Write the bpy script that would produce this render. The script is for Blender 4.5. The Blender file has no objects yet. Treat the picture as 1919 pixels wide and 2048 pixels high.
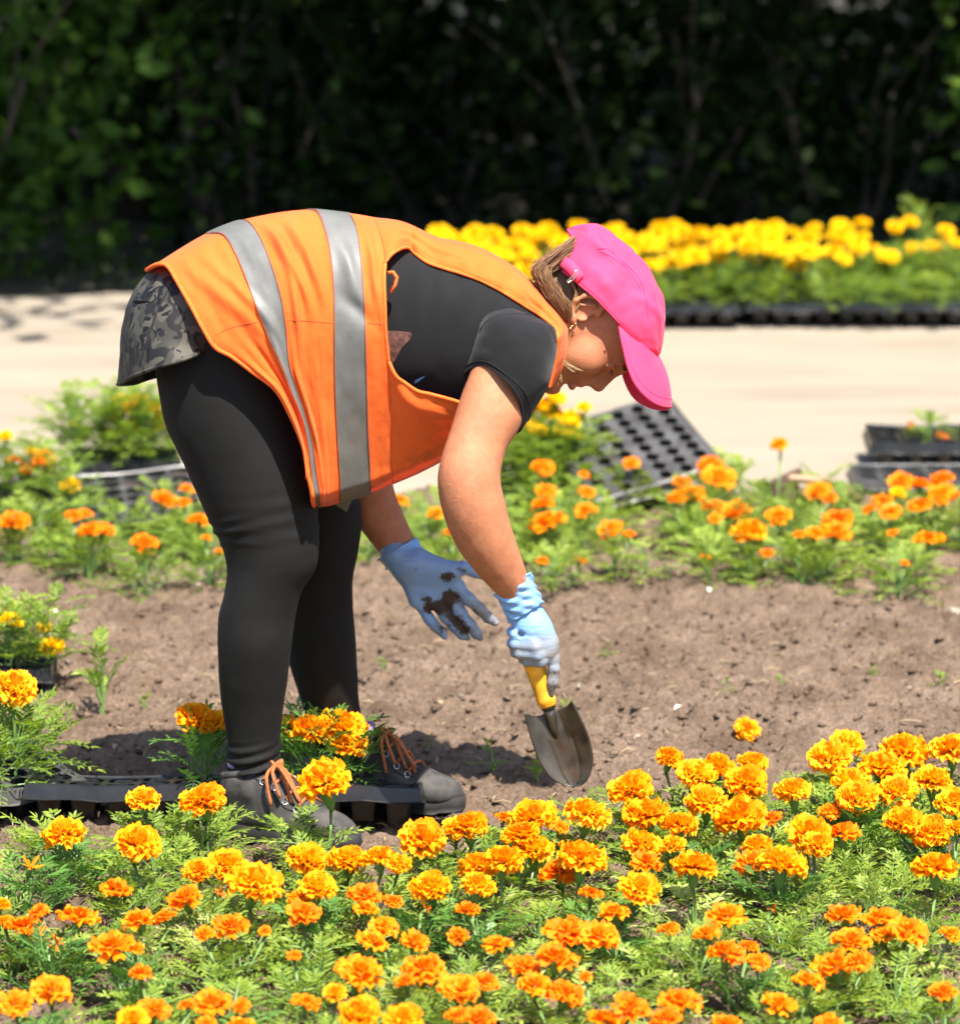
import bpy, bmesh, math, random
import numpy as np
from mathutils import Vector, Matrix, Euler
from mathutils.bvhtree import BVHTree

scene = bpy.context.scene
col = scene.collection
rad = math.radians

# ------------------------------------------------------------------ camera
CAM = np.array([0.0, -7.5, 2.0]); PITCH = rad(10.7); FPX = 9000.0; W, H = 1919.0, 2048.0
cd = bpy.data.cameras.new('camera'); cam = bpy.data.objects.new('camera', cd); col.objects.link(cam)
cam.location = CAM; cam.rotation_euler = (math.pi / 2 - PITCH, 0, 0)
cd.sensor_fit = 'HORIZONTAL'; cd.sensor_width = 36.0; cd.lens = FPX / W * 36.0
cd.clip_start = 0.1; cd.clip_end = 400.0
cd.dof.use_dof = True; cd.dof.focus_distance = 7.45; cd.dof.aperture_fstop = 5.2
scene.camera = cam
FWD = np.array([0, math.cos(PITCH), -math.sin(PITCH)]); UPC = np.array([0, math.sin(PITCH), math.cos(PITCH)])

# ------------------------------------------------------------------ light
SUN = Vector((0.20, -0.46, 0.86)).normalized()
world = bpy.data.worlds.new('World'); scene.world = world; world.use_nodes = True
nt = world.node_tree; nt.nodes.clear()
sky = nt.nodes.new('ShaderNodeTexSky'); sky.sky_type = 'NISHITA'; sky.sun_disc = False
sky.sun_elevation = math.asin(SUN.z); sky.sun_rotation = math.atan2(SUN.x, SUN.y)
bg = nt.nodes.new('ShaderNodeBackground'); bg.inputs['Strength'].default_value = 0.10
wo = nt.nodes.new('ShaderNodeOutputWorld')
nt.links.new(sky.outputs[0], bg.inputs[0]); nt.links.new(bg.outputs[0], wo.inputs[0])
sl = bpy.data.lights.new('sun', 'SUN'); sl.energy = 4.7; sl.angle = rad(0.53); sl.color = (1.0, 0.945, 0.85)
so = bpy.data.objects.new('sun', sl); col.objects.link(so); so.location = (2, -5, 9)
so.rotation_euler = (-SUN).to_track_quat('-Z', 'Y').to_euler()
vs = scene.view_settings
vs.view_transform = 'Standard'; vs.look = 'None'; vs.gamma = 1.0; vs.use_curve_mapping = False; vs.exposure = 1.5
cy = scene.cycles; cy.max_bounces = 5; cy.diffuse_bounces = 3; cy.glossy_bounces = 2; cy.transmission_bounces = 3; cy.transparent_max_bounces = 4; cy.use_adaptive_sampling = True; cy.adaptive_threshold = 0.025; cy.use_light_tree = False; cy.sample_clamp_indirect = 6.0

# ------------------------------------------------------------------ helpers
def ray(px, py):
    px = np.asarray(px, float); py = np.asarray(py, float)
    d = FWD + np.multiply.outer((px - W / 2) / FPX, np.array([1.0, 0, 0])) + np.multiply.outer((H / 2 - py) / FPX, UPC)
    return d
def at(px, py, Y):
    """world point(s) that stand at depth Y and show at the given place of the photograph"""
    d = ray(px, py); t = (np.asarray(Y, float) - CAM[1]) / d[..., 1]
    return CAM + d * t[..., None]
def onz(px, py, z):
    d = ray(px, py); t = (z - CAM[2]) / d[..., 2]
    return CAM + d * np.asarray(t)[..., None]

def mesh_obj(name, verts, faces, mat=None, parent=None, smooth=True, mats=None, fmat=None):
    me = bpy.data.meshes.new(name)
    if isinstance(verts, np.ndarray): verts = verts.reshape(-1, 3)
    if isinstance(faces, np.ndarray) and len(faces):
        nv, nf, k = len(verts), len(faces), faces.shape[1]
        me.vertices.add(nv); me.vertices.foreach_set('co', np.asarray(verts, np.float32).ravel())
        me.loops.add(nf * k); me.loops.foreach_set('vertex_index', faces.astype(np.int32).ravel())
        me.polygons.add(nf); me.polygons.foreach_set('loop_start', np.arange(0, nf * k, k, dtype=np.int32))
        me.update(calc_edges=True); me.validate()
    else:
        me.from_pydata([tuple(v) for v in verts], [], [tuple(f) for f in faces])
    if mats:
        for m in mats: me.materials.append(m)
        if fmat is not None: me.polygons.foreach_set('material_index', np.asarray(fmat, np.int32))
    elif mat: me.materials.append(mat)
    if smooth: me.polygons.foreach_set('use_smooth', np.ones(len(me.polygons), bool))
    o = bpy.data.objects.new(name, me); col.objects.link(o)
    if parent: o.parent = parent
    return o
def empty(name, loc=(0, 0, 0), rz=0.0):
    o = bpy.data.objects.new(name, None); col.objects.link(o); o.location = loc; o.rotation_euler = (0, 0, rz)
    o.empty_display_size = 0.05
    return o
def tag(o, label=None, cat=None, group=None, kind=None):
    if label: o['label'] = label
    if cat: o['category'] = cat
    if group: o['group'] = group
    if kind: o['kind'] = kind
    return o
def inst(name, me, parent=None, M=None):
    o = bpy.data.objects.new(name, me); col.objects.link(o)
    if parent: o.parent = parent
    if M is not None: o.matrix_local = M
    return o
def keep_world(o, parent):
    """parent without moving (parents here stand unrotated)"""
    o.parent = parent; o.location = Vector(o.location) - Vector(parent.location)
    return o
class MB:
    """collects tubes and boxes"""
    def __init__(s): s.v = []; s.f = []
    def add(s, v, f):
        n = len(s.v); s.v += [tuple(map(float, p)) for p in v]; s.f += [tuple(int(i) + n for i in q) for q in f]
    def tube(s, pts, r, n=6, cap=True):
        pts = [Vector(p) for p in pts]; m = len(pts); rs = r if hasattr(r, '__len__') else [r] * m
        base = len(s.v); ref = None
        for i, p in enumerate(pts):
            t = (pts[min(i + 1, m - 1)] - pts[max(i - 1, 0)])
            t = t.normalized() if t.length > 1e-9 else Vector((0, 0, 1))
            if ref is None:
                ref = t.orthogonal().normalized()
            ref = (ref - t * ref.dot(t)); ref = ref.normalized() if ref.length > 1e-6 else t.orthogonal().normalized()
            b = t.cross(ref)
            for k in range(n):
                a = 2 * math.pi * k / n
                s.v.append(tuple(p + (ref * math.cos(a) + b * math.sin(a)) * rs[i]))
        for i in range(m - 1):
            for k in range(n):
                a = base + i * n + k; b2 = base + i * n + (k + 1) % n
                s.f.append((a, b2, b2 + n, a + n))
        if cap:
            s.f.append(tuple(base + k for k in range(n))[::-1]); s.f.append(tuple(base + (m - 1) * n + k for k in range(n)))
    def box(s, lo, hi):
        x0, y0, z0 = lo; x1, y1, z1 = hi
        s.add([(x0, y0, z0), (x1, y0, z0), (x1, y1, z0), (x0, y1, z0), (x0, y0, z1), (x1, y0, z1), (x1, y1, z1), (x0, y1, z1)],
              [(3, 2, 1, 0), (4, 5, 6, 7), (0, 1, 5, 4), (1, 2, 6, 5), (2, 3, 7, 6), (3, 0, 4, 7)])
    def build(s, name, mat, parent=None, smooth=True): return mesh_obj(name, s.v, s.f, mat, parent, smooth)

def crom(P, t, T=None):
    """cubic through the rows of P at parameters T, sampled at t"""
    P = np.asarray(P, float); n = len(P)
    T = np.arange(n, dtype=float) if T is None else np.asarray(T, float)
    m = np.empty_like(P)
    for i in range(n):
        a, b = max(i - 1, 0), min(i + 1, n - 1)
        m[i] = (P[b] - P[a]) / (T[b] - T[a])
    t = np.asarray(t, float); k = np.clip(np.searchsorted(T, t, side='right') - 1, 0, n - 2)
    h = T[k + 1] - T[k]; u = (t - T[k]) / h
    u = u.reshape(u.shape + (1,) * (P.ndim - 1)); hh = h.reshape(u.shape)
    return ((2 * u**3 - 3 * u**2 + 1) * P[k] + (u**3 - 2 * u**2 + u) * hh * m[k] + (-2 * u**3 + 3 * u**2) * P[k + 1] + (u**3 - u**2) * hh * m[k + 1])
def resample(P, n, smooth=True):
    P = np.asarray(P, float); L = np.r_[0, np.cumsum(np.linalg.norm(np.diff(P, axis=0), axis=1))]
    t = np.linspace(0, L[-1], n)
    return crom(P, t, L) if smooth else np.stack([np.interp(t, L, P[:, i]) for i in range(P.shape[1])], 1)

_rs = np.random.RandomState(11); _lat = _rs.rand(64, 64, 64).astype(np.float32)
def vnoise(x, y, z=0.0):
    x, y, z = np.broadcast_arrays(np.asarray(x, float), np.asarray(y, float), np.asarray(z, float))
    xi, yi, zi = np.floor(x).astype(int), np.floor(y).astype(int), np.floor(z).astype(int)
    fx, fy, fz = x - xi, y - yi, z - zi
    fx, fy, fz = [f * f * (3 - 2 * f) for f in (fx, fy, fz)]
    r = 0
    for a in (0, 1):
        for b in (0, 1):
            for c in (0, 1):
                r = r + _lat[(xi + a) & 63, (yi + b) & 63, (zi + c) & 63] * (fx if a else 1 - fx) * (fy if b else 1 - fy) * (fz if c else 1 - fz)
    return r * 2 - 1
def fbm(x, y, z=0.0, o=4):
    r = 0; a = 1.0
    for i in range(o): r = r + a * vnoise(x * 2**i + 7.3 * i, y * 2**i + 3.1 * i, np.asarray(z) * 2**i); a *= 0.5
    return r
def grid_faces(nu, nv, wrap=False):
    i, j = np.meshgrid(np.arange(nu - 1), np.arange(nv if wrap else nv - 1), indexing='ij')
    a = i * nv + j; b = i * nv + (j + 1) % nv
    return np.stack([a, b, b + nv, a + nv], -1).reshape(-1, 4)
def grid_normals(P, wrap=False):
    du = np.gradient(P, axis=0)
    dv = (np.roll(P, -1, 1) - np.roll(P, 1, 1)) if wrap else np.gradient(P, axis=1)
    n = np.cross(du, dv); return n / (np.linalg.norm(n, axis=-1, keepdims=True) + 1e-12)

# ---- signed distance shapes, skinned by surface nets
class SDF:
    def __init__(s, lo, hi, h):
        s.lo = np.array(lo, float); s.h = h; s.n = np.ceil((np.array(hi) - s.lo) / h).astype(int) + 1
        s.d = np.full(tuple(s.n), 1.0, np.float32)
    def _sub(s, lo, hi):
        a = np.clip(np.floor((lo - s.lo) / s.h).astype(int), 0, s.n); b = np.clip(np.ceil((hi - s.lo) / s.h).astype(int) + 1, 0, s.n)
        sl_ = tuple(slice(int(p), int(q)) for p, q in zip(a, b))
        ax = [s.lo[i] + s.h * np.arange(a[i], b[i]) for i in range(3)]
        return sl_, ax
    def put(s, fn, lo, hi, k, sub=False):
        m = max(k, 3 * s.h) * 1.6
        sl_, ax = s._sub(np.asarray(lo) - m, np.asarray(hi) + m)
        if any(len(a) == 0 for a in ax): return
        X = ax[0][:, None, None]; Y = ax[1][None, :, None]; Z = ax[2][None, None, :]
        e = fn(X, Y, Z).astype(np.float32); d = s.d[sl_]
        if sub:
            e = -e; hh = np.clip(k - np.abs(d - e), 0, None) / k
            s.d[sl_] = np.maximum(d, e) + hh * hh * k * 0.25
        else:
            hh = np.clip(k - np.abs(d - e), 0, None) / k
            s.d[sl_] = np.minimum(d, e) - hh * hh * k * 0.25
    def cone(s, a, b, ra, rb, k=0.01, sub=False):
        a = np.asarray(a, float); b = np.asarray(b, float); ba = b - a; l2 = ba.dot(ba) + 1e-12
        def fn(X, Y, Z):
            t = np.clip(((X - a[0]) * ba[0] + (Y - a[1]) * ba[1] + (Z - a[2]) * ba[2]) / l2, 0, 1)
            return np.sqrt((X - a[0] - t * ba[0])**2 + (Y - a[1] - t * ba[1])**2 + (Z - a[2] - t * ba[2])**2) - (ra + (rb - ra) * t)
        r = max(ra, rb); s.put(fn, np.minimum(a, b) - r, np.maximum(a, b) + r, k, sub)
    def chain(s, pts, rs, k=0.01):
        for i in range(len(pts) - 1): s.cone(pts[i], pts[i + 1], rs[i], rs[i + 1], k if i == 0 else min(k, 0.006) if k < 0.006 else k)
    def ell(s, c, r, R=None, k=0.01, sub=False):
        """ellipsoid; R: rows are its axes"""
        c = np.asarray(c, float); r = np.asarray(r, float); R = np.eye(3) if R is None else np.asarray(R, float)
        def fn(X, Y, Z):
            q = [((X - c[0]) * R[i, 0] + (Y - c[1]) * R[i, 1] + (Z - c[2]) * R[i, 2]) for i in range(3)]
            k0 = np.sqrt((q[0] / r[0])**2 + (q[1] / r[1])**2 + (q[2] / r[2])**2)
            k1 = np.sqrt((q[0] / r[0]**2)**2 + (q[1] / r[1]**2)**2 + (q[2] / r[2]**2)**2) + 1e-9
            return k0 * (k0 - 1.0) / k1
        e = np.sqrt(((R * r[:, None])**2).sum(0)); s.put(fn, c - e, c + e, k, sub)
    def half(s, p, nrm):
        """cut away what lies beyond the plane"""
        X, Y, Z = [s.lo[i] + s.h * np.arange(s.n[i]) for i in range(3)]
        e = (X[:, None, None] - p[0]) * nrm[0] + (Y[None, :, None] - p[1]) * nrm[1] + (Z[None, None, :] - p[2]) * nrm[2]
        s.d = np.maximum(s.d, e.astype(np.float32))
    def mesh(s):
        d = s.d; n = s.n; sg = d < 0
        c = np.zeros(tuple(n - 1), np.int8)
        for a in (0, 1):
            for b in (0, 1):
                for e in (0, 1): c += sg[a:n[0] - 1 + a, b:n[1] - 1 + b, e:n[2] - 1 + e]
        I = np.argwhere((c > 0) & (c < 8)); idx = np.full(tuple(n - 1), -1, np.int64); idx[tuple(I.T)] = np.arange(len(I))
        acc = np.zeros((len(I), 3)); cnt = np.zeros(len(I))
        cor = [(a, b, e) for a in (0, 1) for b in (0, 1) for e in (0, 1)]
        val = {q: d[I[:, 0] + q[0], I[:, 1] + q[1], I[:, 2] + q[2]].astype(float) for q in cor}
        for q in cor:
            for ax in range(3):
                if q[ax] == 0:
                    p = list(q); p[ax] = 1; p = tuple(p); v0, v1 = val[q], val[p]; m = (v0 < 0) != (v1 < 0)
                    t = np.where(m, v0 / np.where(m, v0 - v1, 1), 0)
                    pos = np.tile(np.array(q, float), (len(I), 1)); pos[:, ax] += t
                    acc += pos * m[:, None]; cnt += m
        V = s.lo + s.h * (I + acc / np.maximum(cnt, 1)[:, None])
        F = []
        for ax in range(3):
            o1, o2 = (ax + 1) % 3, (ax + 2) % 3
            s0 = [slice(1, -1)] * 3; s0[ax] = slice(0, -1); s1 = list(s0); s1[ax] = slice(1, None)
            A = sg[tuple(s0)]; B = sg[tuple(s1)]
            for flip, m in ((False, A & ~B), (True, ~A & B)):
                J = np.argwhere(m)
                if not len(J): continue
                off = np.ones(3, int); off[ax] = 0; J = J + off
                def cell(da, db):
                    K = J.copy(); K[:, o1] -= da; K[:, o2] -= db; return idx[tuple(K.T)]
                q = [cell(1, 1), cell(0, 1), cell(0, 0), cell(1, 0)]
                F.append(np.stack(q[::-1] if flip else q, 1))
        return V, np.concatenate(F)

# ------------------------------------------------------------------ materials
def new_mat(name):
    m = bpy.data.materials.new(name); m.use_nodes = True; t = m.node_tree
    return m, t, t.nodes['Principled BSDF']
def N(t, typ, **kw):
    n = t.nodes.new(typ)
    for k, v in kw.items():
        if k in n.inputs.keys(): n.inputs[k].default_value = v
        else: setattr(n, k, v)
    return n
def ramp(t, stops, fac):
    r = t.nodes.new('ShaderNodeValToRGB'); e = r.color_ramp.elements
    e[0].position, e[0].color = stops[0][0], (*stops[0][1], 1); e[1].position, e[1].color = stops[-1][0], (*stops[-1][1], 1)
    for p, c in stops[1:-1]: x = e.new(p); x.color = (*c, 1)
    t.links.new(fac, r.inputs[0]); return r
def coords(t, kind='Object'): return t.nodes.new('ShaderNodeTexCoord').outputs[kind]
def bump(t, b, src, strength, dist):
    n = N(t, 'ShaderNodeBump', Strength=strength, Distance=dist); t.links.new(src, n.inputs['Height']); t.links.new(n.outputs[0], b.inputs['Normal']); return n
def fabric(name, c1, c2, scale=30, rough=0.85, weave=900, wb=0.25, sheen=0.0, bigscale=None):
    m, t, b = new_mat(name); co = coords(t)
    n1 = N(t, 'ShaderNodeTexNoise', Scale=scale, Detail=6.0, Roughness=0.65); t.links.new(co, n1.inputs['Vector'])
    r = ramp(t, [(0.3, c1), (0.72, c2)], n1.outputs[0]); t.links.new(r.outputs[0], b.inputs['Base Color'])
    n2 = N(t, 'ShaderNodeTexNoise', Scale=weave, Detail=2.0); t.links.new(co, n2.inputs['Vector'])
    bump(t, b, n2.outputs[0], wb, 0.0008)
    b.inputs['Roughness'].default_value = rough; b.inputs['Sheen Weight'].default_value = sheen; b.inputs['Specular IOR Level'].default_value = 0.3
    return m
def plain(name, c, rough=0.5, metal=0.0, var=0.25, scale=40, bs=0.2, bd=0.001, bscale=200):
    m, t, b = new_mat(name); co = coords(t)
    n1 = N(t, 'ShaderNodeTexNoise', Scale=scale, Detail=5.0); t.links.new(co, n1.inputs['Vector'])
    r = ramp(t, [(0.3, tuple(x * (1 - var) for x in c)), (0.7, tuple(min(1, x * (1 + var)) for x in c))], n1.outputs[0]); t.links.new(r.outputs[0], b.inputs['Base Color'])
    n2 = N(t, 'ShaderNodeTexNoise', Scale=bscale, Detail=3.0); t.links.new(co, n2.inputs['Vector'])
    bump(t, b, n2.outputs[0], bs, bd); b.inputs['Roughness'].default_value = rough; b.inputs['Metallic'].default_value = metal
    return m
def leafy(name, cols, rough=0.5, trans=0.35, tcol=None, spec=0.4):
    """leaf or petal: colour by leaf, light passes through"""
    m, t, b = new_mat(name); g = t.nodes.new('ShaderNodeNewGeometry'); oi = t.nodes.new('ShaderNodeObjectInfo')
    mx = N(t, 'ShaderNodeMath', operation='MULTIPLY_ADD'); t.links.new(g.outputs['Random Per Island'], mx.inputs[0]); mx.inputs[1].default_value = 0.62
    m2 = N(t, 'ShaderNodeMath', operation='MULTIPLY'); t.links.new(oi.outputs['Random'], m2.inputs[0]); m2.inputs[1].default_value = 0.38
    t.links.new(m2.outputs[0], mx.inputs[2])
    r = ramp(t, [(i / (len(cols) - 1), c) for i, c in enumerate(cols)], mx.outputs[0])
    t.links.new(r.outputs[0], b.inputs['Base Color']); b.inputs['Roughness'].default_value = rough; b.inputs['Specular IOR Level'].default_value = spec
    tr = t.nodes.new('ShaderNodeBsdfTranslucent'); hs = N(t, 'ShaderNodeHueSaturation', Saturation=1.1, Value=1.25)
    t.links.new(r.outputs[0], hs.inputs['Color']); t.links.new(hs.outputs[0], tr.inputs[0])
    ms = N(t, 'ShaderNodeMixShader'); ms.inputs[0].default_value = trans
    t.links.new(b.outputs[0], ms.inputs[1]); t.links.new(tr.outputs[0], ms.inputs[2])
    t.links.new(ms.outputs[0], t.nodes['Material Output'].inputs['Surface'])
    return m

M = {}
M['leaf'] = leafy('marigold_leaf', [(0.09568, 0.1685, 0.02496), (0.1722, 0.2621, 0.03744), (0.2583, 0.3463, 0.04992), (0.3636, 0.4306, 0.0832)], 0.45, 0.45, spec=0.22)
M['leaf_dark'] = leafy('young_marigold_leaf', [(0.03, 0.085, 0.018), (0.06, 0.15, 0.025), (0.1, 0.22, 0.035), (0.13, 0.26, 0.04)], 0.4, 0.3)
M['leaf_pale'] = leafy('yellowing_marigold_leaf', [(0.15, 0.2531, 0.0375), (0.2625, 0.3562, 0.05625), (0.3562, 0.4312, 0.08438), (0.4688, 0.4688, 0.1875)], 0.5, 0.4)
M['petal_a'] = leafy('gold_orange_petal', [(0.8245, 0.23, 0.001), (0.8924, 0.34, 0.002), (0.9215, 0.42, 0.006), (0.9409, 0.53, 0.03)], 0.6, 0.40, spec=0.2)
M['petal_b'] = leafy('deep_orange_petal', [(0.703, 0.125, 0.001), (0.8075, 0.2, 0.002), (0.874, 0.28, 0.003), (0.9025, 0.36, 0.008)], 0.6, 0.40, spec=0.2)
M['petal_y'] = leafy('yellow_petal', [(0.8536, 0.4563, 0.002), (0.9021, 0.5649, 0.003), (0.9215, 0.6518, 0.008), (0.9409, 0.7388, 0.03)], 0.6, 0.40, spec=0.2)
M['petal_dead'] = leafy('withered_petal', [(0.30, 0.07, 0.01), (0.55, 0.12, 0.01), (0.75, 0.2, 0.02)], 0.8, 0.1, spec=0.1)
M['stalk'] = plain('green_stalk', (0.12, 0.21, 0.05), 0.5, bs=0.1)
M['calyx'] = plain('green_calyx', (0.10, 0.20, 0.04), 0.45, bs=0.1)
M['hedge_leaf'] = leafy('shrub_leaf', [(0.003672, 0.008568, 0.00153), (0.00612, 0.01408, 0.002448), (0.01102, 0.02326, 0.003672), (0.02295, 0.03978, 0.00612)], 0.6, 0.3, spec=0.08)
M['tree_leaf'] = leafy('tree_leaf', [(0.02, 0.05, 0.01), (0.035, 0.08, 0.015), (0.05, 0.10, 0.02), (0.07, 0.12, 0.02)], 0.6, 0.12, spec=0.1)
M['bark'] = plain('bark', (0.05, 0.038, 0.028), 0.9, var=0.5, scale=12, bs=0.8, bd=0.01, bscale=30)
M['black_plastic'] = plain('black_tray_plastic', (0.012, 0.012, 0.013), 0.32, var=0.5, scale=25, bs=0.15, bd=0.001, bscale=60)
M['dusty_plastic'] = plain('dusty_tray_plastic', (0.06, 0.058, 0.058), 0.35, var=0.6, scale=16, bs=0.15, bd=0.001, bscale=60)
M['wet_soil'] = plain('potting_soil', (0.035, 0.022, 0.015), 0.95, var=0.5, scale=60, bs=0.9, bd=0.006, bscale=120)
M['hedge_sun_tone'] = leafy('sun_toned_shrub_leaf', [(0.01615, 0.04038, 0.00646), (0.0323, 0.07268, 0.00969), (0.05652, 0.113, 0.01615), (0.105, 0.1696, 0.02423)], 0.6, 0.35, spec=0.1)  # sunlight put into the leaf colour of the shrubs at either edge
# ------------------------------------------------------------------ ground, path, soil
def soil_mat():
    m, t, b = new_mat('dry_garden_soil'); co = coords(t)
    n1 = N(t, 'ShaderNodeTexNoise', Scale=5.0, Detail=8.0, Roughness=0.7); t.links.new(co, n1.inputs['Vector'])
    r = ramp(t, [(0.28, (0.1108, 0.07139, 0.0474)), (0.5, (0.2004, 0.1386, 0.09688)), (0.75, (0.2953, 0.2152, 0.158))], n1.outputs[0])
    n3 = N(t, 'ShaderNodeTexNoise', Scale=140.0, Detail=4.0, Roughness=0.8); t.links.new(co, n3.inputs['Vector'])
    r3 = ramp(t, [(0.28, (0.42, 0.40, 0.38)), (0.5, (0.98, 0.98, 0.98)), (0.70, (1.6, 1.58, 1.56))], n3.outputs[0])
    mx = N(t, 'ShaderNodeMix', data_type='RGBA', blend_type='MULTIPLY'); mx.inputs[0].default_value = 1.0
    t.links.new(r.outputs[0], mx.inputs[6]); t.links.new(r3.outputs[0], mx.inputs[7]); t.links.new(mx.outputs[2], b.inputs['Base Color'])
    n2 = N(t, 'ShaderNodeTexNoise', Scale=260.0, Detail=5.0, Roughness=0.75); t.links.new(co, n2.inputs['Vector'])
    n5 = N(t, 'ShaderNodeTexVoronoi', Scale=70.0); n5.inputs['Randomness'].default_value = 1.0; t.links.new(co, n5.inputs['Vector'])
    ad = N(t, 'ShaderNodeMath', operation='MULTIPLY_ADD'); t.links.new(n5.outputs['Distance'], ad.inputs[0]); ad.inputs[1].default_value = -.12; t.links.new(n2.outputs[0], ad.inputs[2])
    bump(t, b, ad.outputs[0], 1.0, 0.008); b.inputs['Roughness'].default_value = 0.95; b.inputs['Specular IOR Level'].default_value = 0.15
    return m
def path_mat():
    m, t, b = new_mat('pale_dusty_concrete'); co = coords(t)
    mp = N(t, 'ShaderNodeMapping'); mp.inputs['Scale'].default_value = (0.6, 2.2, 1); t.links.new(co, mp.inputs[0])
    n1 = N(t, 'ShaderNodeTexNoise', Scale=1.6, Detail=9.0, Roughness=0.65); t.links.new(mp.outputs[0], n1.inputs['Vector'])
    r = ramp(t, [(0.3, (0.2052, 0.1682, 0.1274)), (0.5, (0.2564, 0.2159, 0.168)), (0.72, (0.2851, 0.2438, 0.1923))], n1.outputs[0]); t.links.new(r.outputs[0], b.inputs['Base Color'])
    n2 = N(t, 'ShaderNodeTexNoise', Scale=90.0, Detail=6.0); t.links.new(co, n2.inputs['Vector'])
    bump(t, b, n2.outputs[0], 0.4, 0.004); b.inputs['Roughness'].default_value = 0.9; b.inputs['Specular IOR Level'].default_value = 0.2
    return m
def woodland_mat():
    m, t, b = new_mat('leaf_litter_earth'); co = coords(t)
    n1 = N(t, 'ShaderNodeTexNoise', Scale=3.0, Detail=10.0, Roughness=0.7); t.links.new(co, n1.inputs['Vector'])
    r = ramp(t, [(0.3, (0.02, 0.017, 0.012)), (0.55, (0.04, 0.035, 0.02)), (0.8, (0.05, 0.055, 0.02))], n1.outputs[0]); t.links.new(r.outputs[0], b.inputs['Base Color'])
    n2 = N(t, 'ShaderNodeTexNoise', Scale=60.0, Detail=6.0); t.links.new(co, n2.inputs['Vector'])
    bump(t, b, n2.outputs[0], 0.8, 0.02); b.inputs['Roughness'].default_value = 0.95
    return m
M['soil'] = soil_mat(); M['path'] = path_mat(); M['earth'] = woodland_mat()

xs = np.linspace(-60, 60, 61); ys = np.linspace(-30, 120, 76)
gx, gy = np.meshgrid(xs, ys, indexing='ij'); gz = -0.10 + 0 * gx
tag(mesh_obj('ground', np.stack([gx, gy, gz], -1), grid_faces(61, 76), M['earth']), kind='structure')

PATH0, PATH1 = 3.32, 7.05
def path_front(x): return PATH0 + 0.05 * fbm(np.asarray(x) * 1.3, 2.0) + 0.02 * fbm(np.asarray(x) * 9, 5.0)
xs = np.linspace(-14, 14, 561); nr = 40
rows = []
for j in range(nr):
    f = j / (nr - 1); y = path_front(xs) * (1 - f) + (PATH1 + 0.06 * fbm(xs * 1.7, 9.0) + 0.03 * fbm(xs * 8, 3.0)) * f
    z = -0.012 + 0.006 * fbm(xs * 1.1, y * 1.1) - (0.05 if j in (0, nr - 1) else 0)
    rows.append(np.stack([xs, y, z], -1))
P = np.stack(rows, 1)
tag(mesh_obj('path', P, grid_faces(561, nr), M['path']), kind='structure')

random.seed(5); rs = np.random.RandomState(5)
def soil_height(x, y):
    z = 0.012 * fbm(x * 2.3, y * 2.3, 0.3, 3) + 0.006 * fbm(x * 11, y * 11, 1.3, 3)
    return z
xf = np.r_[np.linspace(-5, -1.15, 90)[:-1], np.arange(-1.15, 1.15, 0.0052), np.linspace(1.15, 5, 90)]
yf = np.r_[np.arange(-1.3, 2.3, 0.0058), np.arange(2.3, 3.45, 0.012)]
gx, gy = np.meshgrid(xf, yf, indexing='ij')
gz = soil_height(gx, gy)
ix0 = 89; nfx = int(round(2.3 / 0.0052))
clod = np.zeros_like(gz)
# clods: rounded lumps pressed into the surface
rel = fbm(gx * 26, gy * 26, 0.7, 5); rel2 = fbm(gx * 58, gy * 58, 3.7, 4); big = fbm(gx * 9, gy * 9, 6.1, 4)
clod = .0200 * np.clip(rel - .10, 0, 1)**.65 + .0100 * np.clip(rel2 - .05, 0, 1)**.65 + .016 * np.clip(big - .30, 0, 1)**.6 - .012 * np.clip(-.55 - big, 0, 1)
clod = clod * (np.abs(gx) < 1.16)
gz += clod
gz += 0.0026 * fbm(gx * 75, gy * 75, 0.0, 3) * (np.abs(gx) < 1.16)
# the far edge runs out under the path
gz -= 0.045 * np.clip((gy - path_front(gx) + 0.02) / 0.06, 0, 1)
soil = mesh_obj('soil_bed', np.stack([gx, gy, gz], -1), grid_faces(len(xf), len(yf)), M['soil']); tag(soil, kind='structure')
def soil_z(x, y):
    i = min(max(int(np.searchsorted(xf, x)), 0), len(xf) - 1); j = min(max(int(np.searchsorted(yf, y)), 0), len(yf) - 1)
    return float(gz[i, j])

# loose crumbs, pebbles and straw lying on the bed
ico = bmesh.new(); bmesh.ops.create_icosphere(ico, subdivisions=1, radius=1.0)
ICV = np.array([v.co[:] for v in ico.verts]); ICF = np.array([[v.index for v in f.verts] for f in ico.faces]); ico.free()
def lumps(name, n, rlo, rhi, mat, seed, y0=-1.2, y1=3.0, flat=0.75, kind='stuff', jag=0.5):
    r_ = np.random.RandomState(seed); V = []; F = []
    for i in range(n):
        x, y = r_.uniform(-1.2, 1.2), y0 + (y1 - y0) * r_.rand(); s = rlo + (rhi - rlo) * r_.rand()**4
        v = ICV * (1 + jag * r_.uniform(-1, 1, (len(ICV), 1))) * s * np.array([r_.uniform(0.7, 1.3), r_.uniform(0.7, 1.3), flat * r_.uniform(0.6, 1.2)])
        a = r_.uniform(0, 6.3); c, s_ = math.cos(a), math.sin(a)
        v = np.stack([v[:, 0] * c - v[:, 1] * s_ + x, v[:, 0] * s_ + v[:, 1] * c + y, v[:, 2] + soil_z(x, y) + s * 0.3], 1)
        V.append(v); F.append(ICF + i * len(ICV))
    o = mesh_obj(name, np.concatenate(V), np.concatenate(F), mat, smooth=False)
    return o
tag(lumps('soil_crumbs', 22000, 0.0014, 0.0095, M['soil'], 21), 'loose brown crumbs of earth scattered over the bare bed', kind='stuff')
M['pebble'] = plain('pale_pebble', (0.24, 0.20, 0.16), 0.8, var=0.4, scale=9)
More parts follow.
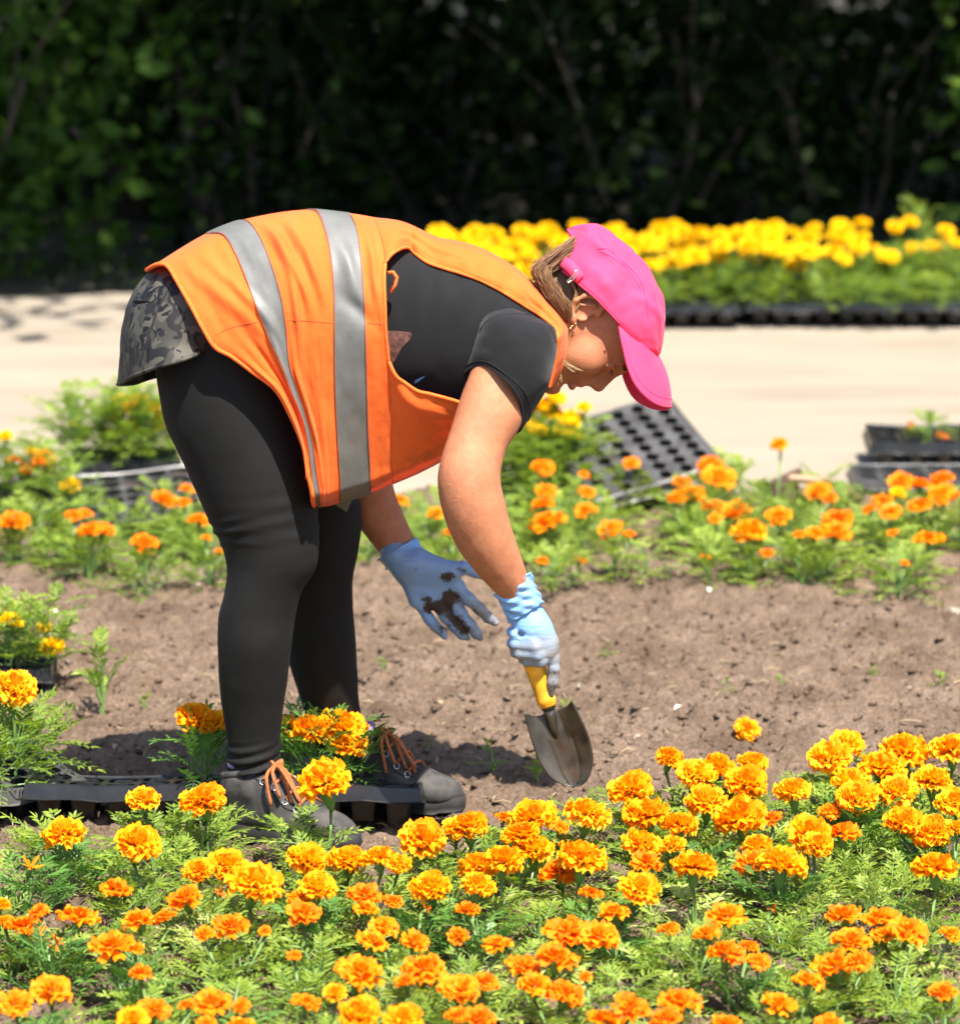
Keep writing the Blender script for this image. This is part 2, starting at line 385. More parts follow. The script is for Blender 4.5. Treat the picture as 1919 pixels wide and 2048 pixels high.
tag(lumps('pebbles', 420, 0.0025, 0.008, M['pebble'], 22, jag=0.38, flat=.5), 'small pale pebbles scattered over the bare soil', kind='stuff')
M['straw'] = plain('dry_straw', (0.34, 0.25, 0.14), 0.7, var=0.4, scale=6)
mb = MB(); r_ = np.random.RandomState(8)
for i in range(750):
    x, y = r_.uniform(-1.1, 1.1), r_.uniform(-1.1, 2.9); a = r_.uniform(0, 6.3); L = r_.uniform(0.008, 0.04); z = soil_z(x, y) + 0.006
    dx, dy = math.cos(a) * L, math.sin(a) * L
    mb.tube([(x - dx / 2, y - dy / 2, z), (x, y, z + r_.uniform(0.001, 0.006)), (x + dx / 2, y + dy / 2, z + r_.uniform(-0.002, 0.004))], r_.uniform(0.0005, 0.0013), 4, False)
tag(mb.build('dry_straw', M['straw']), 'dry straw and root fibres strewn over the soil', kind='stuff')

# ------------------------------------------------------------------ shrubs and trees behind the path
def leaf_cards(P, size, seed, droop=0.25, wid=0.55):
    """one folded leaf (4 triangles) at each point"""
    r_ = np.random.RandomState(seed); n = len(P)
    d = r_.normal(size=(n, 3)); d[:, 2] = d[:, 2] * 0.6 - droop; d /= np.linalg.norm(d, axis=1, keepdims=True)
    q = r_.normal(size=(n, 3)); q[:, 2] *= 0.4; w = np.cross(d, q); w /= np.linalg.norm(w, axis=1, keepdims=True) + 1e-9
    nn = np.cross(w, d); s = size * r_.uniform(0.6, 1.25, (n, 1))
    a = P; b = P + d * s * 0.5 + w * s * wid * 0.5 + nn * s * 0.08; c = P + d * s; e = P + d * s * 0.5 - w * s * wid * 0.5 + nn * s * 0.08
    V = np.stack([a, b, c, e], 1).reshape(-1, 3); k = np.arange(n)[:, None] * 4
    F = np.concatenate([k + np.array([[0, 1, 2]]), k + np.array([[0, 2, 3]])])
    return V, F
def cloud(n, c, r, seed, lump=0.35, shell=0.45, fl=1.4):
    r_ = np.random.RandomState(seed); u = r_.normal(size=(n, 3)); u /= np.linalg.norm(u, axis=1, keepdims=True)
    k = 1 + lump * fbm(u[:, 0] * fl + seed, u[:, 1] * fl, u[:, 2] * fl + 3, 3)
    t = (shell + (1 - shell) * r_.rand(n))**0.6
    return np.array(c) + u * (k * t)[:, None] * np.array(r)
def woody(name, base, height, spread, mat, parent, seed, r0, n=6):
    r_ = random.Random(seed); mb = MB(); base = Vector(base)
    def limb(p, d, L, r, lev):
        pts = [p]; rr = [r]; q = p.copy(); dd = d.copy()
        for i in range(4):
            dd = (dd + Vector((r_.uniform(-.2, .2), r_.uniform(-.2, .2), r_.uniform(-.05, .15)))).normalized(); q = q + dd * L / 4
            pts.append(q.copy()); rr.append(r * (1 - 0.14 * (i + 1)))
        mb.tube(pts, rr, 6)
        if lev > 0:
            for k in range(3):
                e = (dd + Vector((r_.uniform(-1, 1) * spread, r_.uniform(-1, 1) * spread, r_.uniform(0, .7)))).normalized()
                limb(pts[-1 - k % 3], e, L * 0.62, rr[-1] * 0.75, lev - 1)
    if n == 1: limb(base, Vector((0, 0, 1)), height, r0, 3)
    else:
        for k in range(n):
            a = 6.28 * k / n; limb(base + Vector((math.cos(a) * .08, math.sin(a) * .08, 0)), Vector((math.cos(a) * spread * .6, math.sin(a) * spread * .6, 1)).normalized(), height * r_.uniform(.7, 1), r0, 1)
    return mb.build(name, mat, parent)
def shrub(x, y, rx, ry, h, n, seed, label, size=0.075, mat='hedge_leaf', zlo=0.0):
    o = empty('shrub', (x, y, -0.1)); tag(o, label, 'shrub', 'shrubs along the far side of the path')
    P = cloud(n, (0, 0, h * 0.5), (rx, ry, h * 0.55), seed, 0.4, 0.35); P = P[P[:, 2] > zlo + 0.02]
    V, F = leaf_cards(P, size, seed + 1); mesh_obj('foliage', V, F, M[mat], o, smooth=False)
    woody('branches', (0, 0, 0), h * 0.45, 0.9, M['bark'], o, seed, 0.014, 5)
shrub(-1.75, 8.1, 0.80, 0.75, 2.3, 3600, 31, 'broad mid green shrub at the far left edge behind the path', 0.105, 'hedge_sun_tone')
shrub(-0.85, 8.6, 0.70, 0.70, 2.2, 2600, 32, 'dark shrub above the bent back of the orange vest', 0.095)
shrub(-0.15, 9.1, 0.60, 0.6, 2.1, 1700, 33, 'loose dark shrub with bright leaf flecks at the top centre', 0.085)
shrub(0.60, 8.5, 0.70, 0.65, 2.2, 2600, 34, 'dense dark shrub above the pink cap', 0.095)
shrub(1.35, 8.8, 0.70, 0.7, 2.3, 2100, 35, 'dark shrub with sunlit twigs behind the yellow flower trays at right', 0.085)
shrub(2.20, 8.2, 0.75, 0.7, 2.3, 2800, 36, 'leafy mid green shrub at the far right edge behind the path', 0.10, 'hedge_sun_tone')
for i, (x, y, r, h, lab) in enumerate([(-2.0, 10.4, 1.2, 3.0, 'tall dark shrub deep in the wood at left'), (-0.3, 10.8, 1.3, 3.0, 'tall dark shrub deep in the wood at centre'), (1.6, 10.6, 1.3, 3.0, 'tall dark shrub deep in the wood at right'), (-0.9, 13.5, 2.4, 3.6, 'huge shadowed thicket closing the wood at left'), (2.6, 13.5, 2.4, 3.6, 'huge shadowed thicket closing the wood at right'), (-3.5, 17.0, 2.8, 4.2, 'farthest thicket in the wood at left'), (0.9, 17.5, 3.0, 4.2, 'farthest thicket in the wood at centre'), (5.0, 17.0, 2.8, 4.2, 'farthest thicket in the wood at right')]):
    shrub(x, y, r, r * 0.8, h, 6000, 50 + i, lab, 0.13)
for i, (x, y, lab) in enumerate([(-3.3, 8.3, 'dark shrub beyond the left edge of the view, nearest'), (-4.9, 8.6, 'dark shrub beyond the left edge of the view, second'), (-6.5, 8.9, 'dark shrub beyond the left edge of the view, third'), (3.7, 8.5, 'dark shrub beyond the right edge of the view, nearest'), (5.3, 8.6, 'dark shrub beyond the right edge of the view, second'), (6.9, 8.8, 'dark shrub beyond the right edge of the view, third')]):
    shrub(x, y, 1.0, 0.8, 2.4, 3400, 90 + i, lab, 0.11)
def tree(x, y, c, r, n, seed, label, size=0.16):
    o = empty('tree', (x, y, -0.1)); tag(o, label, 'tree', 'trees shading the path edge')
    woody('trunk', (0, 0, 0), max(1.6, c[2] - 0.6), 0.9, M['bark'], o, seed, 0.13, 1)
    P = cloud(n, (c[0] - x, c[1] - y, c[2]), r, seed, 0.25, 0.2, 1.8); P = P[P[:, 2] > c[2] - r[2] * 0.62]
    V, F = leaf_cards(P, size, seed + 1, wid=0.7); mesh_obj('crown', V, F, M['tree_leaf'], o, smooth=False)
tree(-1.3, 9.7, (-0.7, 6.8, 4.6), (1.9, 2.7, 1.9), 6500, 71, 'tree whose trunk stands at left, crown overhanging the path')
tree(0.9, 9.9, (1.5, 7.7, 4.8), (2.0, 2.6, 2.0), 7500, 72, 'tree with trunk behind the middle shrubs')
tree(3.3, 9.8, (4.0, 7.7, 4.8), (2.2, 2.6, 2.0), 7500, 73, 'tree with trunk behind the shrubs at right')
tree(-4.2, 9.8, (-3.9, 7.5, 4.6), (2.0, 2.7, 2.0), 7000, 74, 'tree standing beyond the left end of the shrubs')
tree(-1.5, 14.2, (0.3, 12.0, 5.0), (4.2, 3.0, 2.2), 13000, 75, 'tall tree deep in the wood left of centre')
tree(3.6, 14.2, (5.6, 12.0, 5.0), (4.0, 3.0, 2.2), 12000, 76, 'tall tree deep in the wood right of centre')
# low weeds at the foot of the shrubs
P = np.stack([rs.uniform(-2.6, 3.0, 1500), 7.12 + 0.5 * rs.rand(1500)**1.5, -0.02 + 0.10 * rs.rand(1500)**2], 1)
V, F = leaf_cards(P, 0.05, 5, droop=-0.4, wid=0.35)
tag(mesh_obj('ground_cover', V, F, M['hedge_leaf'], smooth=False), 'low weeds along the far edge of the path', kind='stuff')
# ------------------------------------------------------------------ marigolds
def rot_to(d, roll=0.0):
    q = Vector(d).normalized().to_track_quat('Z', 'Y'); return q.to_matrix() @ Matrix.Rotation(roll, 3, 'Z')
def petal(L, Wd, curl, ruf, r_, nu=4, nv=5):
    """a petal along +Y from the origin, normal +Z: narrow claw, broad frilled edge"""
    V = []
    for i in range(nu):
        t = i / (nu - 1)
        wd = Wd * (0.25 + 0.75 * t**0.7) * (1 - 0.28 * max(0, t - 0.75) / 0.25)
        for j in range(nv):
            s = 2 * j / (nv - 1) - 1
            fr = ruf * t * t * math.sin(s * 4.2 + r_.uniform(-.4, .4)) * Wd
            y = L * t * (1 - 0.10 * s * s) + (r_.uniform(-.05, .05) * L if i == nu - 1 else 0)
            V.append((s * wd * 0.5, y * math.cos(curl * t * 0.6), L * (curl * t * t * 0.45) + fr + 0.16 * Wd * s * s))
    F = [(i * nv + j, i * nv + j + 1, (i + 1) * nv + j + 1, (i + 1) * nv + j) for i in range(nu - 1) for j in range(nv - 1)]
    return np.array(V), F
def bloom_mesh(name, kind, seed, mats):
    """flower head of diameter about 1, centre of its base at the origin, facing +Z; slot 0 petals, slot 1 calyx"""
    r_ = random.Random(seed); V = []; F = []; fm = []
    def put(v, f, m, Mx):
        n = len(V); v = np.asarray(v) @ np.array(Mx.to_3x3()).T + np.array(Mx.translation)
        V.extend(map(tuple, v)); F.extend(tuple(i + n for i in q) for q in f); fm.extend([m] * len(f))
    if kind == 'pompom':   # African type: packed ruffled dome
        rows = [(-12, 0.42, 15), (4, 0.44, 17), (18, 0.45, 17), (32, 0.44, 16), (46, 0.43, 14), (59, 0.42, 11), (71, 0.41, 8), (83, 0.39, 4)]
        for el, R, n in rows:
            for k in range(n):
                az = 2 * math.pi * (k + r_.uniform(-.3, .3)) / n + el; e = rad(el + r_.uniform(-7, 7)); RR = R * r_.uniform(0.86, 1.12)
                L = 0.26 * r_.uniform(.85, 1.15); v, f = petal(L, 0.23 * r_.uniform(.8, 1.25), r_.uniform(-.9, 0.9), r_.uniform(.12, .25), r_)
                d = Vector((math.cos(e) * math.cos(az), math.cos(e) * math.sin(az), math.sin(e) * 0.74))
                tip = Vector((d.x, d.y, d.z)) * RR + Vector((0, 0, 0.16)); root = Vector((d.x * .5, d.y * .5, d.z * .5)) * (RR - L * 0.7) * 1.1 + Vector((0, 0, 0.15))
                y = (tip - root).normalized(); x = y.cross(Vector((-d.y, d.x, 0.02)).cross(y)); x = Vector((-math.sin(az), math.cos(az), r_.uniform(-.35, .35))); x = (x - y * x.dot(y)).normalized(); z = x.cross(y)
                Mx = Matrix((x, y, z)).transposed().to_4x4(); Mx.translation = tip - y * L
                put(v, f, 0, Mx)
        cs = 0.10
    elif kind == 'french':  # flatter, fewer and broader petals
        for ring, (el, R, n, w) in enumerate([(2, 0.46, 9, 0.34), (16, 0.42, 8, 0.32), (34, 0.34, 7, 0.26), (52, 0.27, 6, 0.2), (72, 0.22, 5, 0.15)]):
            for k in range(n):
                az = 2 * math.pi * (k + r_.uniform(-.3, .3)) / n + ring; e = rad(el + r_.uniform(-10, 10)); L = R * 0.8 * r_.uniform(.85, 1.1)
                v, f = petal(L, w * r_.uniform(.85, 1.25), r_.uniform(-.5, .7), r_.uniform(.10, .22), r_)
                y = Vector((math.cos(e) * math.cos(az), math.cos(e) * math.sin(az), math.sin(e))); x = Vector((-math.sin(az), math.cos(az), r_.uniform(-.25, .25))); x = (x - y * x.dot(y)).normalized(); z = x.cross(y)
                Mx = Matrix((x, y, z)).transposed().to_4x4(); Mx.translation = Vector((0, 0, 0.14)) + y * (R - L) * r_.uniform(.9, 1.1)
                put(v, f, 0, Mx)
        cs = 0.10
    elif kind == 'star':    # loose open flower
        for k in range(11):
            az = 2 * math.pi * (k + r_.uniform(-.25, .25)) / 11; e = rad(r_.uniform(5, 50)); v, f = petal(0.46 * r_.uniform(.8, 1.1), 0.15, r_.uniform(-.3, .5), .05, r_)
            y = Vector((math.cos(e) * math.cos(az), math.cos(e) * math.sin(az), math.sin(e))); x = Vector((-math.sin(az), math.cos(az), r_.uniform(-.3, .3))).normalized(); x = (x - y * x.dot(y)).normalized(); z = x.cross(y)
            Mx = Matrix((x, y, z)).transposed().to_4x4(); Mx.translation = Vector((0, 0, .14)); put(v, f, 0, Mx)
        cs = 0.10
    else:                   # withered: hanging shreds
        for k in range(16):
            az = r_.uniform(0, 6.3); e = rad(r_.uniform(-70, 60)); v, f = petal(0.42 * r_.uniform(.7, 1.2), 0.15, r_.uniform(-1.4, 1.4), .3, r_)
            y = Vector((math.cos(e) * math.cos(az), math.cos(e) * math.sin(az), math.sin(e))); x = Vector((-math.sin(az), math.cos(az), r_.uniform(-.6, .6))).normalized(); x = (x - y * x.dot(y)).normalized(); z = x.cross(y)
            Mx = Matrix((x, y, z)).transposed().to_4x4(); Mx.translation = Vector((0, 0, .16)); put(v, f, 0, Mx)
        cs = 0.12
    mb = MB(); mb.tube([(0, 0, -0.30), (0, 0, -0.16), (0, 0, -0.02), (0, 0, 0.12)], [0.035, cs * 0.95, cs * 1.1, cs * 1.5], 8)
    put(mb.v, mb.f, 1, Matrix.Identity(4))
    me = bpy.data.meshes.new(name); me.from_pydata(V, [], F)
    for m in mats: me.materials.append(m)
    me.polygons.foreach_set('material_index', np.array(fm, np.int32)); me.polygons.foreach_set('use_smooth', np.ones(len(F), bool)); me.update()
    return me
BL = {}
for kind, pm, n in (('pompom', 'petal_a', 5), ('pompom', 'petal_y', 3), ('french', 'petal_b', 5), ('star', 'petal_b', 1), ('withered', 'petal_dead', 2)):
    BL[kind + pm] = [bloom_mesh(kind, kind, 100 + i * 7 + len(pm), [M[pm], M['calyx']]) for i in range(n)]
KEY = {'A': 'pompompetal_a', 'Y': 'pompompetal_y', 'B': 'frenchpetal_b', 'S': 'starpetal_b', 'W': 'witheredpetal_dead'}
COLR = {'A': 'golden orange', 'Y': 'yellow', 'B': 'deep orange', 'S': 'open orange', 'W': 'withered'}

def leaflet(L, w):
    V = [(0, 0, 0), (w * .42, L * .33, w * .14), (-w * .42, L * .33, w * .14), (0, L * .36, 0), (w * .36, L * .68, w * .10), (-w * .36, L * .68, w * .10), (0, L * .68, -w * .04), (0, L, -w * .2)]
    F = [(0, 1, 3), (0, 3, 2), (3, 1, 4, 6), (3, 6, 5, 2), (6, 4, 7), (6, 7, 5)]
    return np.array(V), F
def foliage_mesh(name, seed, mats, n=26, hgt=0.10, spread=0.075, droop=0.5, leafL=0.068, lw=0.0065, lL=0.024):
    """a bushy marigold: side shoots carrying feathered leaves"""
    r_ = random.Random(seed); V = []; F = []; fm = []
    def put(v, f, m=0):
        k = len(V); V.extend(map(tuple, v)); F.extend(tuple(int(i) + k for i in q) for q in f); fm.extend([m] * len(f))
    mb = MB(); mb.tube([(0, 0, -0.01), (0.002, 0.001, hgt * .4), (0, -0.002, hgt * .85)], [0.0032, 0.0028, 0.0018], 5)
    for i in range(n):
        t = (i + r_.random()) / n; az = i * 2.4 + r_.uniform(-.4, .4)
        zb = hgt * (0.08 + 0.8 * t); rr = spread * (0.15 + 0.75 * r_.random()) * (1 - 0.45 * t)
        root = Vector((rr * math.cos(az), rr * math.sin(az), zb * r_.uniform(.8, 1.1)))
        if r_.random() < 0.6: mb.tube([(0, 0, zb * 0.45), tuple(root * 0.55 + Vector((0, 0, zb * .1))), tuple(root)], [0.0016, 0.0013, 0.001], 4, False)
        LL = leafL * r_.uniform(.7, 1.2); el = rad(r_.uniform(-5, 55) + 25 * t); a2 = az + r_.uniform(-.6, .6)
        d = Vector((math.cos(a2) * math.cos(el), math.sin(a2) * math.cos(el), math.sin(el))); up = Vector((0, 0, 1)); up = (up - d * d.dot(up)); up = up.normalized() if up.length > .05 else Vector((1, 0, 0))
        sd = d.cross(up); np_ = 5; pts = []
        for k in range(np_ + 1):
            s = k / np_; p = root + d * LL * s - Vector((0, 0, 1)) * droop * LL * s * s * 0.5; pts.append(p)
        mb.tube([tuple(pts[0]), tuple(pts[2]), tuple(pts[-1])], [0.0011, 0.0009, 0.0005], 3, False)
        for k in range(1, np_ + 1):
            for sg in ((-1, 1) if k < np_ else (-1, 0, 1)):
                ll = lL * r_.uniform(.75, 1.15) * (1 - 0.25 * abs(k / np_ - 0.45)); v, f = leaflet(ll, lw * r_.uniform(.8, 1.3))
                tng = (pts[min(k + 1, np_)] - pts[k - 1]).normalized(); dd = (tng * (0.75 if sg else 1) + sd * sg * r_.uniform(.75, 1.1) + up * r_.uniform(-.15, .45)).normalized()
                x = dd.cross(up); x = x.normalized(); z = x.cross(dd); Rm = np.array([x[:], dd[:], z[:]])
                put(v @ Rm + np.array(pts[k][:]), f)
    put(mb.v, mb.f, 1)
    me = bpy.data.meshes.new(name); me.from_pydata(V, [], F)
    for m in mats: me.materials.append(m)
    me.polygons.foreach_set('material_index', np.array(fm, np.int32)); me.update()
    return me
FOL = {'n': [foliage_mesh('foliage', 300 + i, [M['leaf'], M['stalk']]) for i in range(6)],
       'd': [foliage_mesh('foliage', 320 + i, [M['leaf_dark'], M['stalk']], n=34, hgt=0.12, spread=0.07) for i in range(3)],
       'p': [foliage_mesh('foliage', 340 + i, [M['leaf_pale'], M['stalk']], n=20, spread=0.06) for i in range(2)],
       't': [foliage_mesh('foliage', 360 + i, [M['leaf'], M['stalk']], n=40, hgt=0.19, spread=0.085) for i in range(3)],
       'w': [foliage_mesh('foliage', 380 + i, [M['leaf'], M['stalk']], n=6, hgt=0.05, spread=0.02, leafL=0.035, lL=0.014, lw=0.004) for i in range(3)]}
mb = MB(); mb.tube([(0, 0, 0), (0.012, 0, 0.33), (0.008, 0, 0.66), (0, 0, 1.0)], [0.0028, 0.0024, 0.0022, 0.0030], 6); _o = mb.build('stalk', M['stalk']); STALK = _o.data; bpy.data.objects.remove(_o)

PR = random.Random(77)
def plant(base, blooms, fol='n', scale=1.0, zone='front', fz=None):
    """base: world point; blooms: list of (world point, diameter, type)"""
    o = empty('marigold_plant', base); b = Vector(base)
    f = inst('foliage', PR.choice(FOL[fol]), o, Matrix.Rotation(PR.uniform(0, 6.28), 4, 'Z') @ Matrix.Diagonal((scale * PR.uniform(.9, 1.1), scale * PR.uniform(.9, 1.1), (fz or scale) * PR.uniform(.9, 1.1), 1)))
    for p, dia, ty in blooms:
        p = Vector(p) - b; dia *= {'A': 1.32, 'B': 1.38, 'Y': 1.25, 'S': 1.25, 'W': 1.1}[ty]
        tilt = Vector((PR.uniform(-.28, .28), PR.uniform(-.45, .10), 1)).normalized()
        if ty == 'W': tilt = Vector((PR.uniform(-1, 1), PR.uniform(-1, .5), .5)).normalized()
        sq = PR.uniform(.9, 1.08)
        Mx = rot_to(tilt, PR.uniform(0, 6.28)).to_4x4() @ Matrix.Diagonal((dia * PR.uniform(.95, 1.05), dia * PR.uniform(.95, 1.05), dia * sq, 1))
        foot = p - tilt * dia * 0.22; Mx.translation = foot
        bl = inst('bloom', PR.choice(BL[KEY[ty]]), o, Mx)
        st = foot - tilt * dia * 0.25; L = max(st.length, 0.02)
        s0 = Vector((st.x * 0.15, st.y * 0.15, 0)); dv = st - s0; L = max(dv.length, 0.02)
        Ms = rot_to(dv, PR.uniform(0, 6.28)).to_4x4() @ Matrix.Diagonal((1, 1, L, 1)); Ms.translation = s0
        inst('stalk', STALK, o, Ms)
    PLANTS.append([zone, o, [t for _, _, t in blooms], fol]); return o
PLANTS = []
DEPTH_S = lambda y: FPX / ((y - CAM[1]) * math.cos(PITCH) + 1.9 * math.sin(PITCH))
def group_blooms(L, hA, hB, zone, reach=0.075, folf=None, scale=1.0, basez=None, most=3, jit=0.02, fz=None):
    """L: (px, py, width px, type, [height]) -> plants carrying them"""
    pts = []
    for q in L:
        h = (q[4] if len(q) > 4 else (hA if q[3] in 'AY' else hB) * PR.uniform(.88, 1.12))
        p = onz(q[0], q[1], h); dia = q[2] / DEPTH_S(p[1]); pts.append((Vector(p), dia, q[3]))
    used = [False] * len(pts)
    for i, a in enumerate(pts):
        if used[i]: continue
        mem = [a]; used[i] = True
        for j in range(i + 1, len(pts)):
            if not used[j] and len(mem) < most and (pts[j][0] - a[0]).xy.length < reach: mem.append(pts[j]); used[j] = True
        c = sum((m[0] for m in mem), Vector()) / len(mem); bx, by = c.x + PR.uniform(-jit, jit), c.y + PR.uniform(-jit, jit)
        z = soil_z(bx, by) - 0.004 if basez is None else basez
        plant((bx, by, z), mem, folf() if folf else 'n', scale * PR.uniform(.85, 1.15), zone, fz)

def z6(L): return [(900 + x / 1.828, 1380 + y / 1.828, w / 1.828, t) for x, y, w, t in L]
def z7(L): return [(x / 1.9406, 1600 + y / 1.9406, w / 1.9406, t) for x, y, w, t in L]
def z8(L): return [(1000 + x / 2.027, 780 + y / 2.027, w / 2.027, t) for x, y, w, t in L]
def z5(L): return [(x / 2.07, 1150 + y / 2.07, w / 2.07, t) for x, y, w, t in L]
def zl(L): return [(x / 3.881, 780 + y / 3.881, w / 3.881, t) for x, y, w, t in L]
FRONT = z6([(803, 245, 100, 'A'), (900, 305, 140, 'A'), (980, 280, 120, 'A'), (1107, 260, 105, 'A'), (1083, 333, 145, 'A'), (1250, 362, 130, 'A'), (932, 402, 140, 'A'), (660, 360, 150, 'A'), (712, 450, 155, 'A'), (505, 447, 145, 'A'), (300, 455, 165, 'A'), (400, 495, 62, 'B'), (197, 460, 62, 'B'), (255, 520, 125, 'A'), (305, 575, 135, 'A'), (840, 485, 125, 'A'), (1055, 455, 175, 'A'), (1170, 460, 75, 'B'), (1445, 195, 125, 'A'), (1385, 242, 150, 'A'), (1655, 222, 170, 'A'), (1830, 205, 145, 'A'), (1580, 275, 155, 'A'), (1465, 330, 140, 'A'), (1485, 390, 140, 'A'), (1385, 435, 75, 'B'), (1630, 365, 140, 'A'), (1757, 322, 130, 'A'), (1840, 400, 130, 'A'), (1655, 470, 125, 'A'), (1760, 510, 150, 'A'), (1850, 500, 70, 'A'), (1315, 520, 150, 'A'), (1345, 562, 105, 'A'), (1428, 510, 120, 'B'), (1770, 640, 150, 'A'), (705, 555, 145, 'A'), (720, 622, 105, 'B'), (815, 560, 80, 'A'), (890, 635, 145, 'A'), (1100, 622, 120, 'B'), (1120, 568, 105, 'A'), (1215, 625, 165, 'A'), (695, 722, 142, 'A'), (62, 490, 145, 'A'), (20, 500, 90, 'A'), (200, 615, 130, 'A'), (105, 640, 140, 'A'), (105, 712, 115, 'A'), (480, 605, 165, 'A'), (397, 650, 128, 'B'), (515, 735, 82, 'B'),
    (600, 800, 98, 'B'), (430, 875, 145, 'B'), (545, 890, 125, 'B'), (62, 793, 82, 'B'), (30, 893, 75, 'B'), (170, 920, 98, 'B'), (395, 965, 130, 'B'), (270, 1000, 112, 'B'), (310, 1070, 108, 'B'), (420, 1100, 118, 'B'), (495, 1045, 45, 'B'), (45, 1080, 95, 'B'), (130, 1060, 90, 'B'), (30, 1180, 90, 'B'), (110, 1190, 100, 'B'), (660, 1150, 120, 'B'), (570, 1195, 115, 'B'), (840, 1125, 135, 'B'), (785, 1190, 98, 'B'), (1010, 1218, 110, 'B'), (1010, 815, 118, 'B'), (960, 852, 55, 'B'), (935, 885, 90, 'B'), (1010, 950, 118, 'B'), (1095, 930, 62, 'B'), (1125, 985, 75, 'B'), (795, 868, 75, 'B'), (1175, 800, 55, 'W'), (1440, 810, 112, 'B'), (1570, 822, 110, 'B'), (1680, 868, 122, 'B'), (1585, 885, 88, 'B'), (1465, 905, 122, 'B'), (1400, 995, 145, 'B'), (1490, 985, 88, 'B'), (1310, 1055, 98, 'B'), (1205, 1138, 108, 'B'), (1385, 1212, 90, 'B'), (1830, 885, 72, 'B'), (1800, 1095, 92, 'B')])
FRONT += z7([(245, 125, 152, 'A'), (535, 163, 160, 'A'), (120, 250, 100, 'S'), (770, 268, 108, 'A'), (885, 245, 145, 'A'), (990, 312, 190, 'A'), (1195, 228, 150, 'A'), (1230, 335, 135, 'A'), (1350, 222, 145, 'A'), (1468, 215, 120, 'A'), (1545, 245, 92, 'A'), (1640, 138, 168, 'A'), (1670, 332, 148, 'A'), (1160, 370, 80, 'B'), (1180, 428, 112, 'B'), (450, 335, 112, 'B'), (712, 370, 115, 'B'), (860, 360, 62, 'W'), (535, 455, 122, 'B'), (640, 445, 78, 'B'), (305, 440, 140, 'B'), (150, 425, 68, 'B'), (100, 475, 140, 'B'), (15, 465, 65, 'B'), (8, 400, 60, 'A'), (222, 550, 78, 'W'), (430, 550, 152, 'B'), (525, 570, 62, 'B'), (892, 475, 122, 'B'), (795, 510, 70, 'B'), (1025, 505, 45, 'B'), (1415, 355, 115, 'B'), (1420, 415, 88, 'B'), (1525, 385, 72, 'B'), (1490, 485, 102, 'B'), (1445, 540, 108, 'B'), (1610, 540, 98, 'B'), (1660, 425, 55, 'W'), (1395, 655, 165, 'B'), (1640, 645, 145, 'B'), (1570, 695, 78, 'B'), (1780, 720, 135, 'B'), (197, 723, 138, 'B'), (50, 780, 125, 'B'), (600, 805, 108, 'B'), (515, 850, 115, 'A'), (815, 775, 132, 'B'), (725, 790, 62, 'B'), (935, 797, 65, 'B'), (1190, 775, 98, 'B'), (1390, 820, 145, 'A'), (1300, 745, 80, 'A'), (1565, 842, 138, 'A'), (545, 665, 80, 'B'), (800, 862, 70, 'B'), (940, 868, 98, 'B'), (1140, 600, 48, 'B')])
FRONT += z5([(592, 918, 128, 'A'), (840, 920, 172, 'A')]) + [(1335 / 2.07, 1150 + 848 / 2.07, 205 / 2.07, 'A', 0.165)]
group_blooms(FRONT, 0.125, 0.105, 'front', 0.07, lambda: PR.choice('nnnnnp' if PR.random() < .85 else 'd'), 0.92, fz=.70)
# leafy plants without flowers that close the bed
have = [Vector(p[1].location).xy for p in PLANTS]; tries = 0; added = 0
while added < 62 and tries < 3000:
    tries += 1; x, y = PR.uniform(-0.85, 0.85), PR.uniform(-1.12, 0.13)
    lim = -0.07 if x < -.25 else -0.12 if x < .12 else 0.1 + 0.1 * (x - .2)
    if y > lim: continue
    if min((h - Vector((x, y))).length for h in have) < 0.062: continue
    if fbm(np.array(x * 5.0), np.array(y * 5.0), 4.4, 2) < -0.42: continue
    plant((x, y, soil_z(x, y) - 0.004), [], PR.choice('nnnnp'), PR.uniform(.7, .95), 'front', .66); have.append(Vector((x, y))); added += 1
# ------------------------------------------------------------------ nursery trays
def cell_mesh(name, a, depth, rh, n=14, square=False):
    """one tapered pot hanging from a square of side a at z = 0"""
    V = []; F = []; sq = []
    for k in range(n):
        t = 2 * math.pi * k / n; c, s = math.cos(t), math.sin(t); m = 1 / max(abs(c), abs(s)) if square else 1.0
        sq.append((c, s, m))
    for r, z in ((rh, 0), (rh * 0.97, -depth * .15), (rh * 0.72, -depth), (0.001, -depth)):
        for c, s, m in sq:
            mm = m ** 0.8 if square else 1; V.append((c * r * mm, s * r * mm, z))
    F = [(i * n + k, i * n + (k + 1) % n, (i + 1) * n + (k + 1) % n, (i + 1) * n + k) for i in range(3) for k in range(n)]
    me = bpy.data.meshes.new(name); me.from_pydata(V, [], F); me.polygons.foreach_set('use_smooth', np.ones(len(F), bool)); me.materials.append(M['black_plastic']); return me
